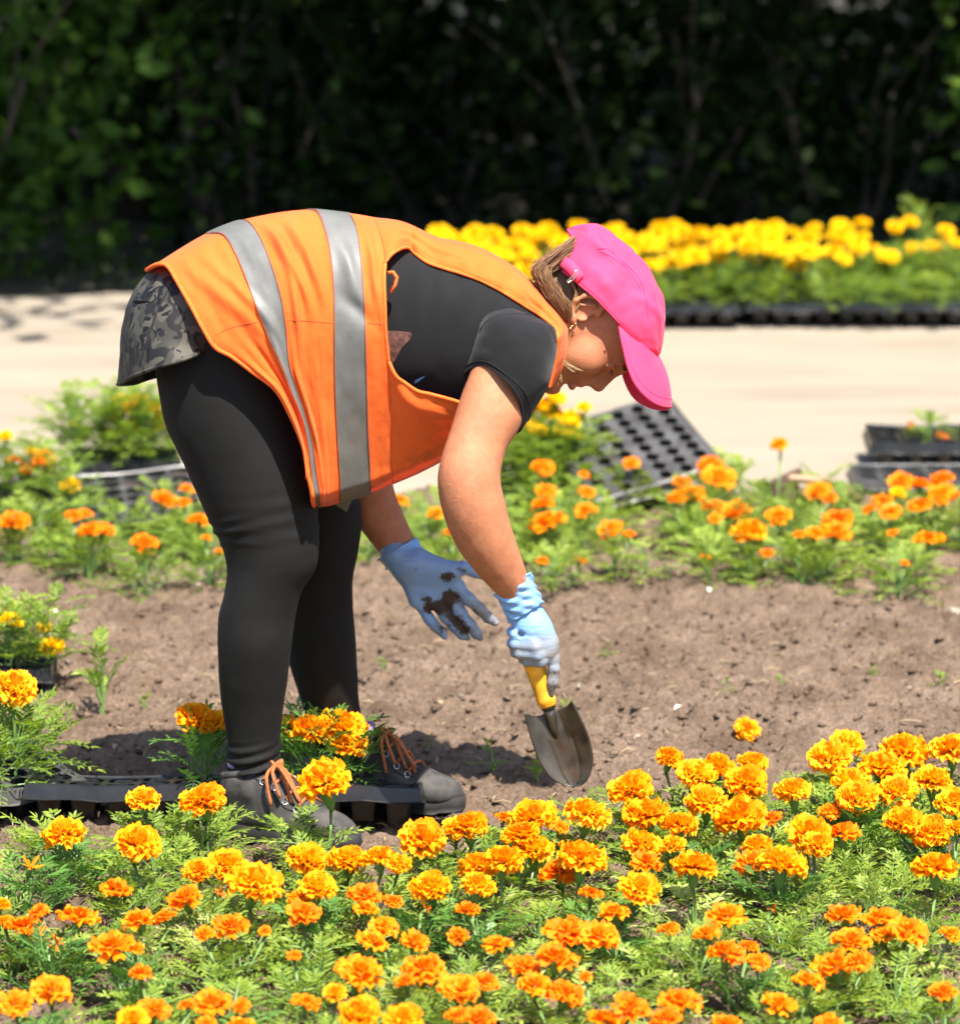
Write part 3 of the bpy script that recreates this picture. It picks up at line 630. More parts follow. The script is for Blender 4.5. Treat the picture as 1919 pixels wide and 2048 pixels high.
def tray(mat4, L, D, Hh, nx, ny, label, group='nursery trays', rim=0.022, soil_fill=0.0, dusty=True, square=False, seed=0, wav=0.003):
    """local origin: middle of the top sheet; L along x, D along y"""
    r_ = random.Random(seed); o = empty('nursery_tray'); o.matrix_world = mat4; tag(o, label, 'tray', group)
    ax, ay = L / nx, D / ny; a = min(ax, ay); rh = a * 0.45; n = 16
    V = []; F = []
    for i in range(nx):
        for j in range(ny):
            cx, cy = -L / 2 + ax * (i + .5), -D / 2 + ay * (j + .5); b = len(V)
            for k in range(n):
                t = 2 * math.pi * k / n; c, s = math.cos(t), math.sin(t); m = 1 / max(abs(c), abs(s))
                V.append((cx + c * m * ax / 2, cy + s * m * ay / 2, 0.0)); V.append((cx + c * rh, cy + s * rh, 0.0))
            for k in range(n):
                k2 = (k + 1) % n; F.append((b + 2 * k, b + 2 * k2, b + 2 * k2 + 1, b + 2 * k + 1))
    V = [(x, y, z + wav * math.sin(x * 23 + seed) * math.cos(y * 17)) for x, y, z in V]
    mesh_obj('top_sheet', V, F, M['dusty_plastic' if dusty else 'black_plastic'], o, smooth=False)
    # rim: a folded skirt all round
    per = []; m = 22
    for k in range(m): per.append((-L / 2 + L * k / m, -D / 2))
    for k in range(10): per.append((L / 2, -D / 2 + D * k / 10))
    for k in range(m): per.append((L / 2 - L * k / m, D / 2))
    for k in range(10): per.append((-L / 2, D / 2 - D * k / 10))
    V = []; q = len(per)
    for (g, z) in ((0, -0.001), (0.004, 0.003), (0.009, 0.001), (0.012, -rim), (0.017, -rim - 0.002)):
        for i, (x, y) in enumerate(per):
            sx = 1 if x > L / 2 - 1e-6 else -1 if x < -L / 2 + 1e-6 else 0; sy = 1 if y > D / 2 - 1e-6 else -1 if y < -D / 2 + 1e-6 else 0
            wv = wav * math.sin(x * 23 + seed) * math.cos(y * 17) + (0.0015 * math.sin(i * 1.9 + seed) if g > 0.01 else 0)
            V.append((x + g * sx, y + g * sy, z + wv))
    F = [(i * q + k, i * q + (k + 1) % q, (i + 1) * q + (k + 1) % q, (i + 1) * q + k) for i in range(4) for k in range(q)]
    rm = mesh_obj('rim', V, F, M['dusty_plastic' if dusty else 'black_plastic'], o, smooth=False)
    cm = cell_mesh('cell', a, Hh, rh if not square else a * 0.42, 14 if not square else 16, square)
    for i in range(nx):
        for j in range(ny):
            cx, cy = -L / 2 + ax * (i + .5), -D / 2 + ay * (j + .5)
            c = inst('cell', cm, o, Matrix.Translation((cx, cy, wav * math.sin(cx * 23 + seed) * math.cos(cy * 17) - 0.0006)))
            if r_.random() < soil_fill:
                k = 10; zz = -r_.uniform(.004, .02); pl = [(0, 0, zz + .002)] + [(rh * .95 * math.cos(6.2832 * u / k), rh * .95 * math.sin(6.2832 * u / k), zz + r_.uniform(-.003, .003)) for u in range(k)]
                mesh_obj('soil_plug', pl, [(0, 1 + u, 1 + (u + 1) % k) for u in range(k)], M['wet_soil'], c, smooth=False)
    return o
def TR(x, y, z, rz=0.0, rx=0.0, ry=0.0): return Matrix.Translation((x, y, z)) @ Euler((rx, ry, rz)).to_matrix().to_4x4()
def X(px, Y, row=1500): return float(at(px, row, Y)[0])

# tray under the feet
tray(TR(X(450, .15), .155, .072, rad(-1.5), rad(-7)), .67, .125, .062, 11, 2, 'long black plug tray lying on the soil behind the near shoe', soil_fill=.8, dusty=False, square=True, seed=3, wav=.004)
# trays at the left edge
tray(TR(X(133, .32) - .25, .20, .075, rad(26), rad(3)), .50, .28, .065, 8, 5, 'black tray corner at left, below a single large orange bloom', soil_fill=.9, square=True, seed=5)
tray(TR(X(87, 1.05) - .22, 1.16, .070, rad(4)), .44, .24, .062, 8, 4, 'black tray at left holding yellow marigolds on the bare soil', soil_fill=.9, dusty=False, square=True, seed=6)
# trays in the middle bed
def tray_by(BL, BR, TL, *a, **k):
    BL, BR, TL = Vector(BL), Vector(BR), Vector(TL); u = BR - BL; v = TL - BL; L = u.length; uu = u.normalized(); v = v - uu * v.dot(uu); D = v.length; vv = v.normalized(); w = uu.cross(vv)
    Mx = Matrix((uu, vv, w)).transposed().to_4x4(); Mx.translation = BL + u / 2 + v / 2
    print('TRAY', round(L, 3), round(D, 3), 'normal', [round(c, 2) for c in w]); return tray(Mx, L, D, *a, **k)
tray_by(at(1196, 1000, 2.98), at(1440, 926, 3.10), at(1128, 852, 3.24), .045, 6, 8, 'empty black plug tray with round holes propped up below the cap peak', seed=8, wav=.002)
tray(TR(X(300, 3.0, 985), 2.93, .082, rad(8), rad(7), rad(-4)), .34, .30, .055, 6, 5, 'dusty plug tray with brown soil in its holes beside the thigh', soil_fill=.75, seed=9)
tray(TR(X(60, 2.98, 1000), 3.0, .065, rad(2)), .32, .26, .06, 6, 4, 'black tray of orange marigolds at the left edge of the middle bed', soil_fill=.9, dusty=False, square=True, seed=10)
tray(TR(X(1752, 3.62, 930) + .25, 3.76, .072, rad(-2)), .50, .26, .066, 7, 4, 'black cell tray with one small plant standing on the path at right', soil_fill=.6, dusty=False, seed=11)
tray(TR(X(1712, 3.2, 970) + .27, 3.34, .05, rad(-1)), .52, .2, .05, 9, 3, 'low black tray lying behind the orange blooms at right', soil_fill=.3, seed=12)
tray(TR(X(1085, 3.1, 990), 3.12, .06, rad(6)), .24, .2, .055, 4, 3, 'black tray of yellow marigolds behind the bare forearm', soil_fill=.9, dusty=False, square=True, seed=13)
tray(TR(X(255, 3.55, 950), 3.52, .06, rad(4)), .24, .2, .055, 4, 3, 'black tray of yellow marigolds behind the black thigh', soil_fill=.9, dusty=False, square=True, seed=14)
# trays beyond the path
for i, (p0, lab, yy, rz) in enumerate([(1495, 'black tray of yellow marigolds across the path, rightmost', 6.36, 1), (1215, 'black tray of yellow marigolds across the path, seen beside the cap', 6.33, -3), (850, 'black tray of yellow marigolds across the path, mostly behind the vest', 6.38, 0)]):
    L = [.80, .40, .52][i]; x0 = X(p0, 6.2, 650)
    tray(TR(x0 + L / 2, yy, .066, rad(rz)), L, .36, .066, [12, 6, 8][i], 5, lab, 'trays across the path', soil_fill=.0, dusty=False, square=True, seed=20 + i)

# ------------------------------------------------------------------ marigolds in trays and in the middle bed
def put_plants(blooms, Y, zb, fol, zone, scale=1.0, fz=None, reach=60, most=3):
    """blooms at pixel places on plants standing at depth Y"""
    L = [(Vector(at(q[0], q[1], Y + PR.uniform(-.015, .015))), q[2] / DEPTH_S(Y), q[3]) for q in blooms]; used = set()
    for i, a in enumerate(L):
        if i in used: continue
        mem = [a]; used.add(i)
        for j in range(i + 1, len(L)):
            if j not in used and len(mem) < most and abs(L[j][0].x - a[0].x) * DEPTH_S(Y) < reach: mem.append(L[j]); used.add(j)
        x = sum(m[0].x for m in mem) / len(mem)
        plant((x, Y, zb), mem, fol, scale, zone, fz)
put_plants(z5([(808, 590, 140, 'A'), (892, 603, 120, 'A')]), .15, .066, 'd', 'foot tray', .95, 1.05)
put_plants(z5([(1185, 620, 115, 'A')]), .19, .066, 'd', 'foot tray', .9, 1.0)
put_plants(z5([(1290, 638, 172, 'A')]), .15, .066, 'd', 'foot tray', .9, 1.0)
put_plants(z5([(1420, 618, 180, 'A'), (1436, 698, 150, 'A')]), .17, .066, 'd', 'foot tray', 1.0, 1.05)
put_plants([(29, 1372, 80, 'A')], .22, .07, 't', 'left tray', .95, .75)
for px, Y in ((-10, .12), (70, .26), (40, .36)): plant((X(px, Y), Y, .07), [], 'n', .95, 'left tray')
put_plants(z5([(45, 182, 95, 'Y'), (185, 215, 62, 'Y'), (215, 292, 98, 'Y')]), 1.1, .066, 't', 'yellow tray', .9, .75, most=2)
for px, Y in ((15, 1.16), (50, 1.2)): plant((X(px, Y), Y, .066), [], 'n', 1.0, 'yellow tray')

MID = z8([(185, 400, 72, 'B'), (170, 455, 82, 'B'), (185, 522, 128, 'B'), (352, 408, 56, 'B'), (345, 480, 78, 'B'), (340, 340, 38, 'B'), (445, 553, 86, 'B'), (522, 578, 46, 'B'), (850, 290, 90, 'B'), (885, 345, 115, 'B'), (735, 365, 62, 'B'), (770, 415, 100, 'B'), (710, 435, 60, 'B'), (860, 465, 76, 'B'), (955, 480, 100, 'B'), (870, 515, 52, 'B'), (1005, 570, 122, 'A'), (1080, 655, 48, 'B'), (830, 675, 38, 'B'), (1125, 500, 86, 'B'), (1290, 400, 90, 'B'), (1335, 432, 50, 'B'), (1365, 515, 106, 'B'), (1365, 562, 108, 'B'), (1272, 573, 76, 'B'), (1210, 583, 42, 'B'), (1495, 478, 52, 'B'), (1548, 440, 70, 'B'), (1580, 488, 72, 'B'), (1620, 360, 86, 'B'), (1700, 375, 78, 'B'), (1612, 412, 64, 'Y'), (1700, 460, 84, 'B'), (1790, 415, 100, 'B'), (1855, 420, 45, 'B'), (1790, 352, 80, 'B'), (1590, 575, 40, 'B'), (1735, 592, 108, 'B'), (325, 685, 48, 'B'), (170, 688, 42, 'B'), (1640, 700, 30, 'B'), (172, 307, 80, 'B'), (530, 290, 60, 'B')])
MID += zl([(100, 995, 215, 'B'), (570, 960, 120, 'B'), (665, 948, 100, 'B'), (690, 1070, 190, 'B'), (800, 1065, 150, 'B'), (1125, 1172, 165, 'B'), (1280, 830, 165, 'B'), (1455, 760, 100, 'B'), (1420, 860, 100, 'B'), (1545, 985, 145, 'B'), (1600, 1138, 72, 'B'), (1700, 1245, 65, 'B')])
MID += [(798, 997, 34, 'B'), (872, 1024, 30, 'B'), (898, 1061, 28, 'B')]
MID = [(a, b, c * 1.05, d, (0.085 if b > 1100 else 0.13 if b < 960 else 0.12) * PR.uniform(.92, 1.1)) for a, b, c, d in MID]
MID += [(1557, 886, 32, 'B', 0.21)]
group_blooms(MID, .13, .12, 'middle', .10, lambda: PR.choice('nnnnp'), 1.0, most=2, fz=.95)
put_plants(zl([(110, 525, 100, 'B'), (200, 600, 145, 'B'), (345, 522, 150, 'B'), (240, 462, 80, 'Y'), (360, 642, 65, 'B'), (40, 352, 110, 'Y')]), 3.0, .06, 't', 'middle', .95, .62)
put_plants(zl([(545, 730, 150, 'Y'), (460, 882, 95, 'B')]), 2.92, .03, 'n', 'middle', 1.0)
put_plants(zl([(980, 92, 205, 'Y'), (1180, 122, 125, 'Y'), (1205, 242, 155, 'Y'), (1010, 262, 155, 'Y'), (1010, 392, 110, 'Y'), (560, 262, 52, 'Y'), (1090, 60, 130, 'Y'), (1120, 330, 120, 'Y'), (900, 200, 100, 'Y')]), 3.5, .055, 't', 'middle', 1.1, .92, 70)
for px in (165, 205, 250, 300, 340): plant((X(px, 3.55, 950), 3.5 + PR.uniform(-.05, .08), .05), [], 't', 1.05, 'middle', .92)
put_plants(z8([(120, 222, 84, 'Y'), (245, 165, 66, 'Y'), (280, 110, 105, 'Y'), (170, 60, 95, 'Y'), (110, 120, 80, 'Y'), (230, 30, 70, 'Y'), (340, 65, 60, 'Y'), (130, 20, 80, 'Y'), (200, -10, 70, 'Y'), (60, 160, 80, 'Y'), (150, 160, 80, 'Y'), (210, 90, 85, 'Y'), (60, 60, 85, 'Y'), (300, 180, 60, 'Y')]), 3.15, .055, 't', 'middle', 1.0, .85, 60)
for px in (985, 1008, 1034, 1062, 1090, 1112, 1136): plant((X(px, 3.1, 950), 3.1 + PR.uniform(-.06, .06), .05), [], 't', .85, 'middle', .72)
put_plants([(1865, 890, 34, 'B'), (1888, 872, 28, 'B'), (1818, 848, 26, 'W')], 3.75, .066, 'n', 'path tray', .7, .6, 200)
for px, row, f, s in [(1105, 1160, 'p', .8), (1290, 1172, 'p', .95), (1500, 1165, 'p', .8), (1395, 1120, 'n', .9), (1640, 1150, 'p', .7), (1840, 1150, 'p', .7), (1735, 1120, 'n', .9), (1580, 1100, 'n', .9), (1230, 1090, 'n', .9), (1160, 1105, 'n', .8), (1330, 1030, 'n', 1.0), (1450, 1010, 'n', 1.0), (1890, 1090, 'n', .9), (1680, 1060, 'n', .9), (1790, 1060, 'n', .9),
                     (40, 1130, 'n', .9), (120, 1140, 'n', .9), (210, 1130, 'n', .9), (290, 1140, 'p', .85), (355, 1110, 'n', .8), (415, 1140, 'n', .8), (80, 1080, 'n', 1.0), (160, 1070, 'n', 1.0), (250, 1080, 'n', .9), (330, 1050, 'n', .9), (420, 1070, 'n', .8),
                     (740, 1130, 'n', .8), (830, 1120, 'n', .9), (905, 1110, 'n', .9), (1050, 1130, 'n', .85), (780, 1070, 'n', .9), (870, 1060, 'n', .9), (1000, 1080, 'n', .9), (1080, 1050, 'n', .9), (1420, 1070, 'n', .9), (1530, 1040, 'n', .9), (5, 1070, 'n', .9), (1640, 1020, 'n', .9)]:
    p = onz(px, row, 0.0); plant((float(p[0]), float(p[1]), soil_z(p[0], p[1]) - .004), [], f, s * 1.08, 'middle', s * .92)
# the flowers across the path
BR = random.Random(4)
for r in range(4):
    for k in range(20):
        px = 845 + k * 57 + BR.uniform(-20, 20) + (28 if r % 2 else 0); Y = 6.2 + .1 * r + BR.uniform(-.03, .03)
        tall = 1.0 + .12 * max(0, (px - 1550) / 350); fl = []
        if px < 1730 or BR.random() < .95:
            for q in range(BR.choice([2, 2, 3, 3]) if px < 1690 else 1):
                h = BR.uniform(.125, .205) * (tall if r > 1 else 1) - .02 * (r == 0); fl.append((Vector((X(px + BR.uniform(-32, 32), Y, 550), Y + BR.uniform(-.04, .04), .066 + h)), BR.uniform(.046, .068) if px < 1690 else .05, 'Y'))
        plant((X(px, Y, 600), Y, .064), fl, 't' if r else 'n', 1.0, 'across', .70 * tall if r else .8)
plant((X(1838, 6.6, 450), 6.6, .06), [], 't', .9, 'across', 1.35)

# ------------------------------------------------------------------ rake on the path edge
M['rust'] = plain('rusty_iron', (0.16, 0.10, 0.07), 0.7, 0.3, var=.4, scale=50, bs=.4)
M['wood'] = plain('pale_wood', (0.30, 0.20, 0.12), 0.65, var=.25, scale=18, bs=.3)
rk0 = Vector(at(1600, 938, 3.06)); rk = empty('garden_rake', (rk0.x, rk0.y, 0)); tag(rk, 'rusty garden rake with wide teeth lying at the path edge', 'rake')
mb = MB(); e0 = Vector((-.075, -.14, rk0.z)); e1 = Vector((0, 0.02, rk0.z)); n_ = 5
dv = (e1 - e0); nd = Vector((dv.y, -dv.x, 0)).normalized() * .004
mb.add([e0 + nd, e1 + nd, e1 - nd, e0 - nd, e0 + nd - Vector((0, 0, .028)), e1 + nd - Vector((0, 0, .028)), e1 - nd - Vector((0, 0, .028)), e0 - nd - Vector((0, 0, .028))], [(0, 1, 2, 3), (7, 6, 5, 4), (0, 4, 5, 1), (1, 5, 6, 2), (2, 6, 7, 3), (3, 7, 4, 0)])
mb.build('head_bar', M['rust'], rk, False)
for k in range(n_):
    c = e0.lerp(e1, (k + .5) / n_); mb = MB(); hw = .008; z0 = rk0.z - .026; ux = dv.normalized() * hw
    mb.add([c + nd - ux + Vector((0, 0, 0)), c + nd + ux, c - nd + ux, c - nd - ux] + [Vector((q.x, q.y, 0.004)) for q in (c - ux * .3, c + ux * .3)], [(0, 1, 2, 3), (0, 4, 5, 1), (1, 5, 2), (2, 5, 4, 3), (3, 4, 0)])
    for i in range(4): mb.v[i] = (mb.v[i][0], mb.v[i][1], z0)
    mb.build('tooth', M['rust'], rk, False)
mb = MB(); mb.tube([(-.035, -.05, rk0.z - .012), (.07, .03, rk0.z - .035), (.15, .08, .02)], [.009, .010, .010], 8); mb.build('handle', M['wood'], rk)

# ------------------------------------------------------------------ small things on the soil
fb = onz(1490, 1465, .02); o = empty('fallen_bloom', fb); tag(o, 'orange marigold head fallen on the bare soil', 'flower')
for k, (dx, t) in enumerate([(0, (.3, -.5, .8)), ]):
    Mx = rot_to(t, 1).to_4x4() @ Matrix.Diagonal((.062, .062, .05, 1)); inst('bloom', BL['pompompetal_a'][2], o, Mx)
seed_sp = [(205, 1440, 1.6, 'branched green weed standing on the soil beside the near leg'), (985, 1540, .9, 'small feathery seedling left of the trowel blade'), (1075, 1560, .8, 'small seedling just under the trowel edge'), (1215, 1300, .6, 'tiny seedling on the soil right of the gloved fist'), (1560, 1365, .5, 'tiny seedling in the middle of the bare soil'), (1455, 1385, .5, 'tiny seedling left of the soil centre at right'), (1880, 1370, .6, 'tiny seedling at the right edge of the bare soil'), (765, 1345, .5, 'tiny green sprout right of the far knee'), (290, 1430, .6, 'low weed between the left trays and the near leg'), (275, 1200, .6, 'small sprout on the bare soil behind the near leg'), (860, 1500, .4, 'tiny sprout on the soil between far shoe and trowel'), (1130, 1430, .5, 'small sprout right of the trowel handle'), (1745, 1345, .4, 'tiny sprout on the soil near the dark hollow at right')]
for px, row, s, lab in seed_sp:
    p = onz(px, row, .012); o = empty('seedling', (p[0], p[1], soil_z(p[0], p[1]) - .003)); tag(o, lab, 'seedling', 'seedlings on the bare soil')
    inst('foliage', PR.choice(FOL['w']), o, Matrix.Rotation(PR.uniform(0, 6), 4, 'Z') @ Matrix.Diagonal((s, s, s * (1.5 if s > 1 else 1), 1)))
st = onz(1905, 1225, .01); o = mesh_obj('stone', ICV * np.array([.022, .018, .014]) * (1 + .12 * rs.uniform(-1, 1, (12, 1))), ICF, M['pebble'], smooth=True); o.location = st; tag(o, 'pale stone at the right edge of the bare soil', 'stone')
M['white_petal'] = plain('dry_white_petal', (.7, .62, .5), .6)
for px, row, lab in [(1418, 1195, 'pale dry petal on the soil below the middle bed'), (110, 1223, 'white chip on the soil at left'), (1355, 1422, 'pale chip left of the fallen bloom'), (1845, 1432, 'pale splinter on the soil at far right'), (880, 1418, 'brown dry leaf on the soil left of the trowel handle'), (230, 1495, 'dry tan leaf on the soil between tray and near leg')]:
    p = onz(px, row, .014); a = PR.uniform(0, 3); c, s = math.cos(a) * .014, math.sin(a) * .014; z = soil_z(p[0], p[1]) + .006
    v = [(-c, -s, 0), (s * .4, -c * .4, .006), (c, s, .004), (-s * .4, c * .4, .007), (0, 0, .0005)]
    o = mesh_obj('dry_petal', v, [(0, 1, 4), (1, 2, 4), (2, 3, 4), (3, 0, 4)], M['white_petal' if 'leaf' not in lab else 'straw']); o.location = (p[0], p[1], z); tag(o, lab, 'petal', 'dry bits on the soil')

# ------------------------------------------------------------------ which plant is which
ORD = ['first', 'second', 'third', 'fourth', 'fifth', 'sixth', 'seventh', 'eighth', 'ninth', 'tenth', 'eleventh', 'twelfth', 'thirteenth', 'fourteenth', 'fifteenth', 'sixteenth', 'seventeenth', 'eighteenth', 'nineteenth', 'twentieth']
def ordw(n):
    if n < 20: return ORD[n]
    t = {2: 'twenty', 3: 'thirty', 4: 'forty', 5: 'fifty'}[(n + 1) // 10]; u = (n + 1) % 10
    return {2: 'twentieth', 3: 'thirtieth', 4: 'fortieth', 5: 'fiftieth'}[(n + 1) // 10] if u == 0 else t + '-' + ORD[u - 1]
NUM = {1: 'one', 2: 'two', 3: 'three', 4: 'four'}
ZN = {'front': ('front bed', .16, 'marigolds of the front bed'), 'middle': ('middle bed', .2, 'marigolds of the middle bed'), 'across': ('trays across the path', .1, 'marigolds in the trays across the path'), 'foot tray': ('tray behind the near shoe', 9, 'marigolds in the tray at her feet'), 'left tray': ('tray corner at left', 9, 'marigolds in the left tray'), 'yellow tray': ('yellow marigold tray at left', 9, 'marigolds in the yellow tray'), 'path tray': ('tray on the path', 9, 'marigolds in the path tray')}
for zn, (where, band, grp) in ZN.items():
    mem = [p for p in PLANTS if p[0] == zn]
    if not mem: continue
    y0 = min(p[1].location.y for p in mem); rowsd = {}
    for p in mem: rowsd.setdefault(int((p[1].location.y - y0) / band), []).append(p)
    for ri, key in enumerate(sorted(rowsd)):
        for k, p in enumerate(sorted(rowsd[key], key=lambda q: q[1].location.x)):
            ty = p[2]; n = len(ty)
            look = 'marigold with %s %s bloom%s' % (NUM[n], COLR[ty[0]], 's' if n > 1 else '') if n else ('yellowing leafy marigold' if p[3] == 'p' else 'leafy flowerless marigold')
            rowtxt = '' if len(rowsd) == 1 else '%s row of ' % ('nearest' if ri == 0 else ORD[ri])
            tag(p[1], '%s, %s from left in %s%s' % (look, ordw(k), rowtxt, where), 'marigold', grp)
# ------------------------------------------------------------------ the gardener
YC = 0.08   # depth of her middle
person = empty('person', (float(at(500, 1680, 0.05)[0]), 0.05, 0.0))
tag(person, 'gardener in orange hi-vis vest and pink cap bending over to dig with a trowel', 'person')
def P3(px, py, Y): return at(px, py, Y)
def add(o): return keep_world(o, person)
def px2m(Y=0.0): return 1.0 / DEPTH_S(Y)

def loft(secs, nu, nv, disp=None, wrap=True, pex=2.0, th0=0.0, th1=2 * math.pi):
    """secs: (Ax, Ay, Bx, By, Y, depth half-thickness, shift x, shift y); ring runs A, near side, B, far side"""
    S = np.array([list(s) + [0] * (8 - len(s)) for s in secs], float)
    mid = (S[:, :2] + S[:, 2:4]) / 2; L = np.r_[0, np.cumsum(np.linalg.norm(np.diff(mid, axis=0), axis=1) + 1e-3)]
    T = np.linspace(0, L[-1], nu); Q = crom(S, T, L); th = np.linspace(th0, th1, nv, endpoint=not wrap)
    c, s = np.cos(th), np.sin(th); c2 = np.sign(c) * np.abs(c)**(2 / pex); s2 = np.sign(s) * np.abs(s)**(2 / pex)
    mx = (Q[:, 0] + Q[:, 2]) / 2; my = (Q[:, 1] + Q[:, 3]) / 2; hx = (Q[:, 0] - Q[:, 2]) / 2; hy = (Q[:, 1] - Q[:, 3]) / 2
    px = mx[:, None] + np.outer(hx, c2) + np.outer(Q[:, 6], s2); py = my[:, None] + np.outer(hy, c2) + np.outer(Q[:, 7], s2)
    Y = Q[:, 4][:, None] - np.outer(Q[:, 5], s2)
    P = at(px, py, Y)
    if disp is not None:
        n = grid_normals(P, wrap); ctr = P.mean(1, keepdims=True); sg = np.sign((n * (P - ctr)).sum(-1, keepdims=True).mean())
        P = P + n * sg * disp(T / L[-1], th, P)[..., None]
    return P
def loft_obj(name, P, mat, parent=None, wrap=True, thick=0.0, caps=False):
    nu, nv = P.shape[:2]; F = grid_faces(nu, nv, wrap); o = mesh_obj(name, P, F, mat)
    if caps:
        pass
    if thick:
        md = o.modifiers.new('thickness', 'SOLIDIFY'); md.thickness = thick; md.offset = 0
    return keep_world(o, parent or person)
def D(v): return [x * 1.03 for x in v]   # overview pixels to photograph pixels

# ---- materials
def skin_mat():
    m, t, b = new_mat('tanned_skin'); co = coords(t)
    n1 = N(t, 'ShaderNodeTexNoise', Scale=34.0, Detail=8.0, Roughness=.75); t.links.new(co, n1.inputs['Vector'])
    r = ramp(t, [(.3, (.34, .125, .060)), (.7, (.47, .190, .096))], n1.outputs[0])
    at_ = N(t, 'ShaderNodeAttribute', attribute_name='lip'); mx = N(t, 'ShaderNodeMix', data_type='RGBA'); t.links.new(at_.outputs['Fac'], mx.inputs[0]); t.links.new(r.outputs[0], mx.inputs[6]); mx.inputs[7].default_value = (.46, .15, .11, 1)
    t.links.new(mx.outputs[2], b.inputs['Base Color'])
    n2 = N(t, 'ShaderNodeTexNoise', Scale=420.0, Detail=5.0, Roughness=.7); t.links.new(co, n2.inputs['Vector'])
    n6 = N(t, 'ShaderNodeTexNoise', Scale=48.0, Detail=4.0); t.links.new(co, n6.inputs['Vector']); ad = N(t, 'ShaderNodeMath', operation='MULTIPLY_ADD'); t.links.new(n6.outputs[0], ad.inputs[0]); ad.inputs[1].default_value = 1.6; t.links.new(n2.outputs[0], ad.inputs[2]); bump(t, b, ad.outputs[0], .5, .0018)
    b.inputs['Roughness'].default_value = .6; b.inputs['Specular IOR Level'].default_value = .28; b.inputs['Subsurface Weight'].default_value = .08; b.inputs['Subsurface Radius'].default_value = (1, .35, .2); b.inputs['Subsurface Scale'].default_value = .008
    return m
M['skin'] = skin_mat()
def vest_mat():
    m, t, b = new_mat('hi_vis_orange_fabric'); co = coords(t)
    n1 = N(t, 'ShaderNodeTexNoise', Scale=9.0, Detail=7.0, Roughness=.7); t.links.new(co, n1.inputs['Vector'])
    sep = t.nodes.new('ShaderNodeSeparateXYZ'); t.links.new(co, sep.inputs[0])
    # dirt rubbed into the lower front panel
    mr = N(t, 'ShaderNodeMapRange'); mr.inputs[1].default_value = .92; mr.inputs[2].default_value = .62; t.links.new(sep.outputs['Z'], mr.inputs[0])
    n3 = N(t, 'ShaderNodeTexNoise', Scale=17.0, Detail=8.0, Roughness=.75); t.links.new(co, n3.inputs['Vector'])
    r3 = ramp(t, [(.54, (0, 0, 0)), (.70, (1, 1, 1))], n3.outputs[0])
    mu = N(t, 'ShaderNodeMath', operation='MULTIPLY'); t.links.new(mr.outputs[0], mu.inputs[0]); t.links.new(r3.outputs[0], mu.inputs[1])
    mu2 = N(t, 'ShaderNodeMath', operation='MULTIPLY'); t.links.new(mu.outputs[0], mu2.inputs[0]); mu2.inputs[1].default_value = .55
    r = ramp(t, [(.3, (1.0, .155, .016)), (.7, (1.0, .20, .030))], n1.outputs[0])
    mx = N(t, 'ShaderNodeMix', data_type='RGBA'); t.links.new(mu2.outputs[0], mx.inputs[0]); t.links.new(r.outputs[0], mx.inputs[6]); mx.inputs[7].default_value = (.26, .08, .02, 1)
    t.links.new(mx.outputs[2], b.inputs['Base Color'])
    n2 = N(t, 'ShaderNodeTexNoise', Scale=1100.0, Detail=2.0); t.links.new(co, n2.inputs['Vector']); n4 = N(t, 'ShaderNodeTexNoise', Scale=60.0, Detail=4.0); t.links.new(co, n4.inputs['Vector'])
    ad = N(t, 'ShaderNodeMath', operation='MULTIPLY_ADD'); t.links.new(n4.outputs[0], ad.inputs[0]); ad.inputs[1].default_value = 2.5; t.links.new(n2.outputs[0], ad.inputs[2])
    bump(t, b, ad.outputs[0], .4, .0016); b.inputs['Roughness'].default_value = .75; b.inputs['Sheen Weight'].default_value = .15; b.inputs['Specular IOR Level'].default_value = .3
    tr = t.nodes.new('ShaderNodeBsdfTranslucent'); t.links.new(mx.outputs[2], tr.inputs[0]); ms = N(t, 'ShaderNodeMixShader'); ms.inputs[0].default_value = .33
    t.links.new(b.outputs[0], ms.inputs[1]); t.links.new(tr.outputs[0], ms.inputs[2]); t.links.new(ms.outputs[0], t.nodes['Material Output'].inputs['Surface'])
    return m
M['vest'] = vest_mat()
M['trim'] = fabric('orange_binding', (1.0, .12, .015), (1.0, .17, .03), 60, .8, 1400, .4)
def strip_mat():
    m, t, b = new_mat('grey_reflective_tape'); co = coords(t)
    n1 = N(t, 'ShaderNodeTexNoise', Scale=14.0, Detail=8.0, Roughness=.7); t.links.new(co, n1.inputs['Vector'])
    r = ramp(t, [(.35, (0.1048, 0.102, 0.09354)), (.6, (0.1331, 0.1331, 0.1275))], n1.outputs[0])
    sep = t.nodes.new('ShaderNodeSeparateXYZ'); t.links.new(co, sep.inputs[0])
    mr = N(t, 'ShaderNodeMapRange'); mr.inputs[1].default_value = .86; mr.inputs[2].default_value = .60; t.links.new(sep.outputs['Z'], mr.inputs[0])
    n3 = N(t, 'ShaderNodeTexNoise', Scale=26.0, Detail=8.0, Roughness=.75); t.links.new(co, n3.inputs['Vector']); r3 = ramp(t, [(.5, (0, 0, 0)), (.68, (1, 1, 1))], n3.outputs[0])
    mu = N(t, 'ShaderNodeMath', operation='MULTIPLY'); t.links.new(mr.outputs[0], mu.inputs[0]); t.links.new(r3.outputs[0], mu.inputs[1])
    mx = N(t, 'ShaderNodeMix', data_type='RGBA'); t.links.new(mu.outputs[0], mx.inputs[0]); t.links.new(r.outputs[0], mx.inputs[6]); mx.inputs[7].default_value = (.17, .13, .09, 1)
    t.links.new(mx.outputs[2], b.inputs['Base Color']); b.inputs['Roughness'].default_value = .55
    n2 = N(t, 'ShaderNodeTexNoise', Scale=120.0, Detail=5.0); t.links.new(co, n2.inputs['Vector']); bump(t, b, n2.outputs[0], .25, .001)
    return m
M['tape'] = strip_mat()
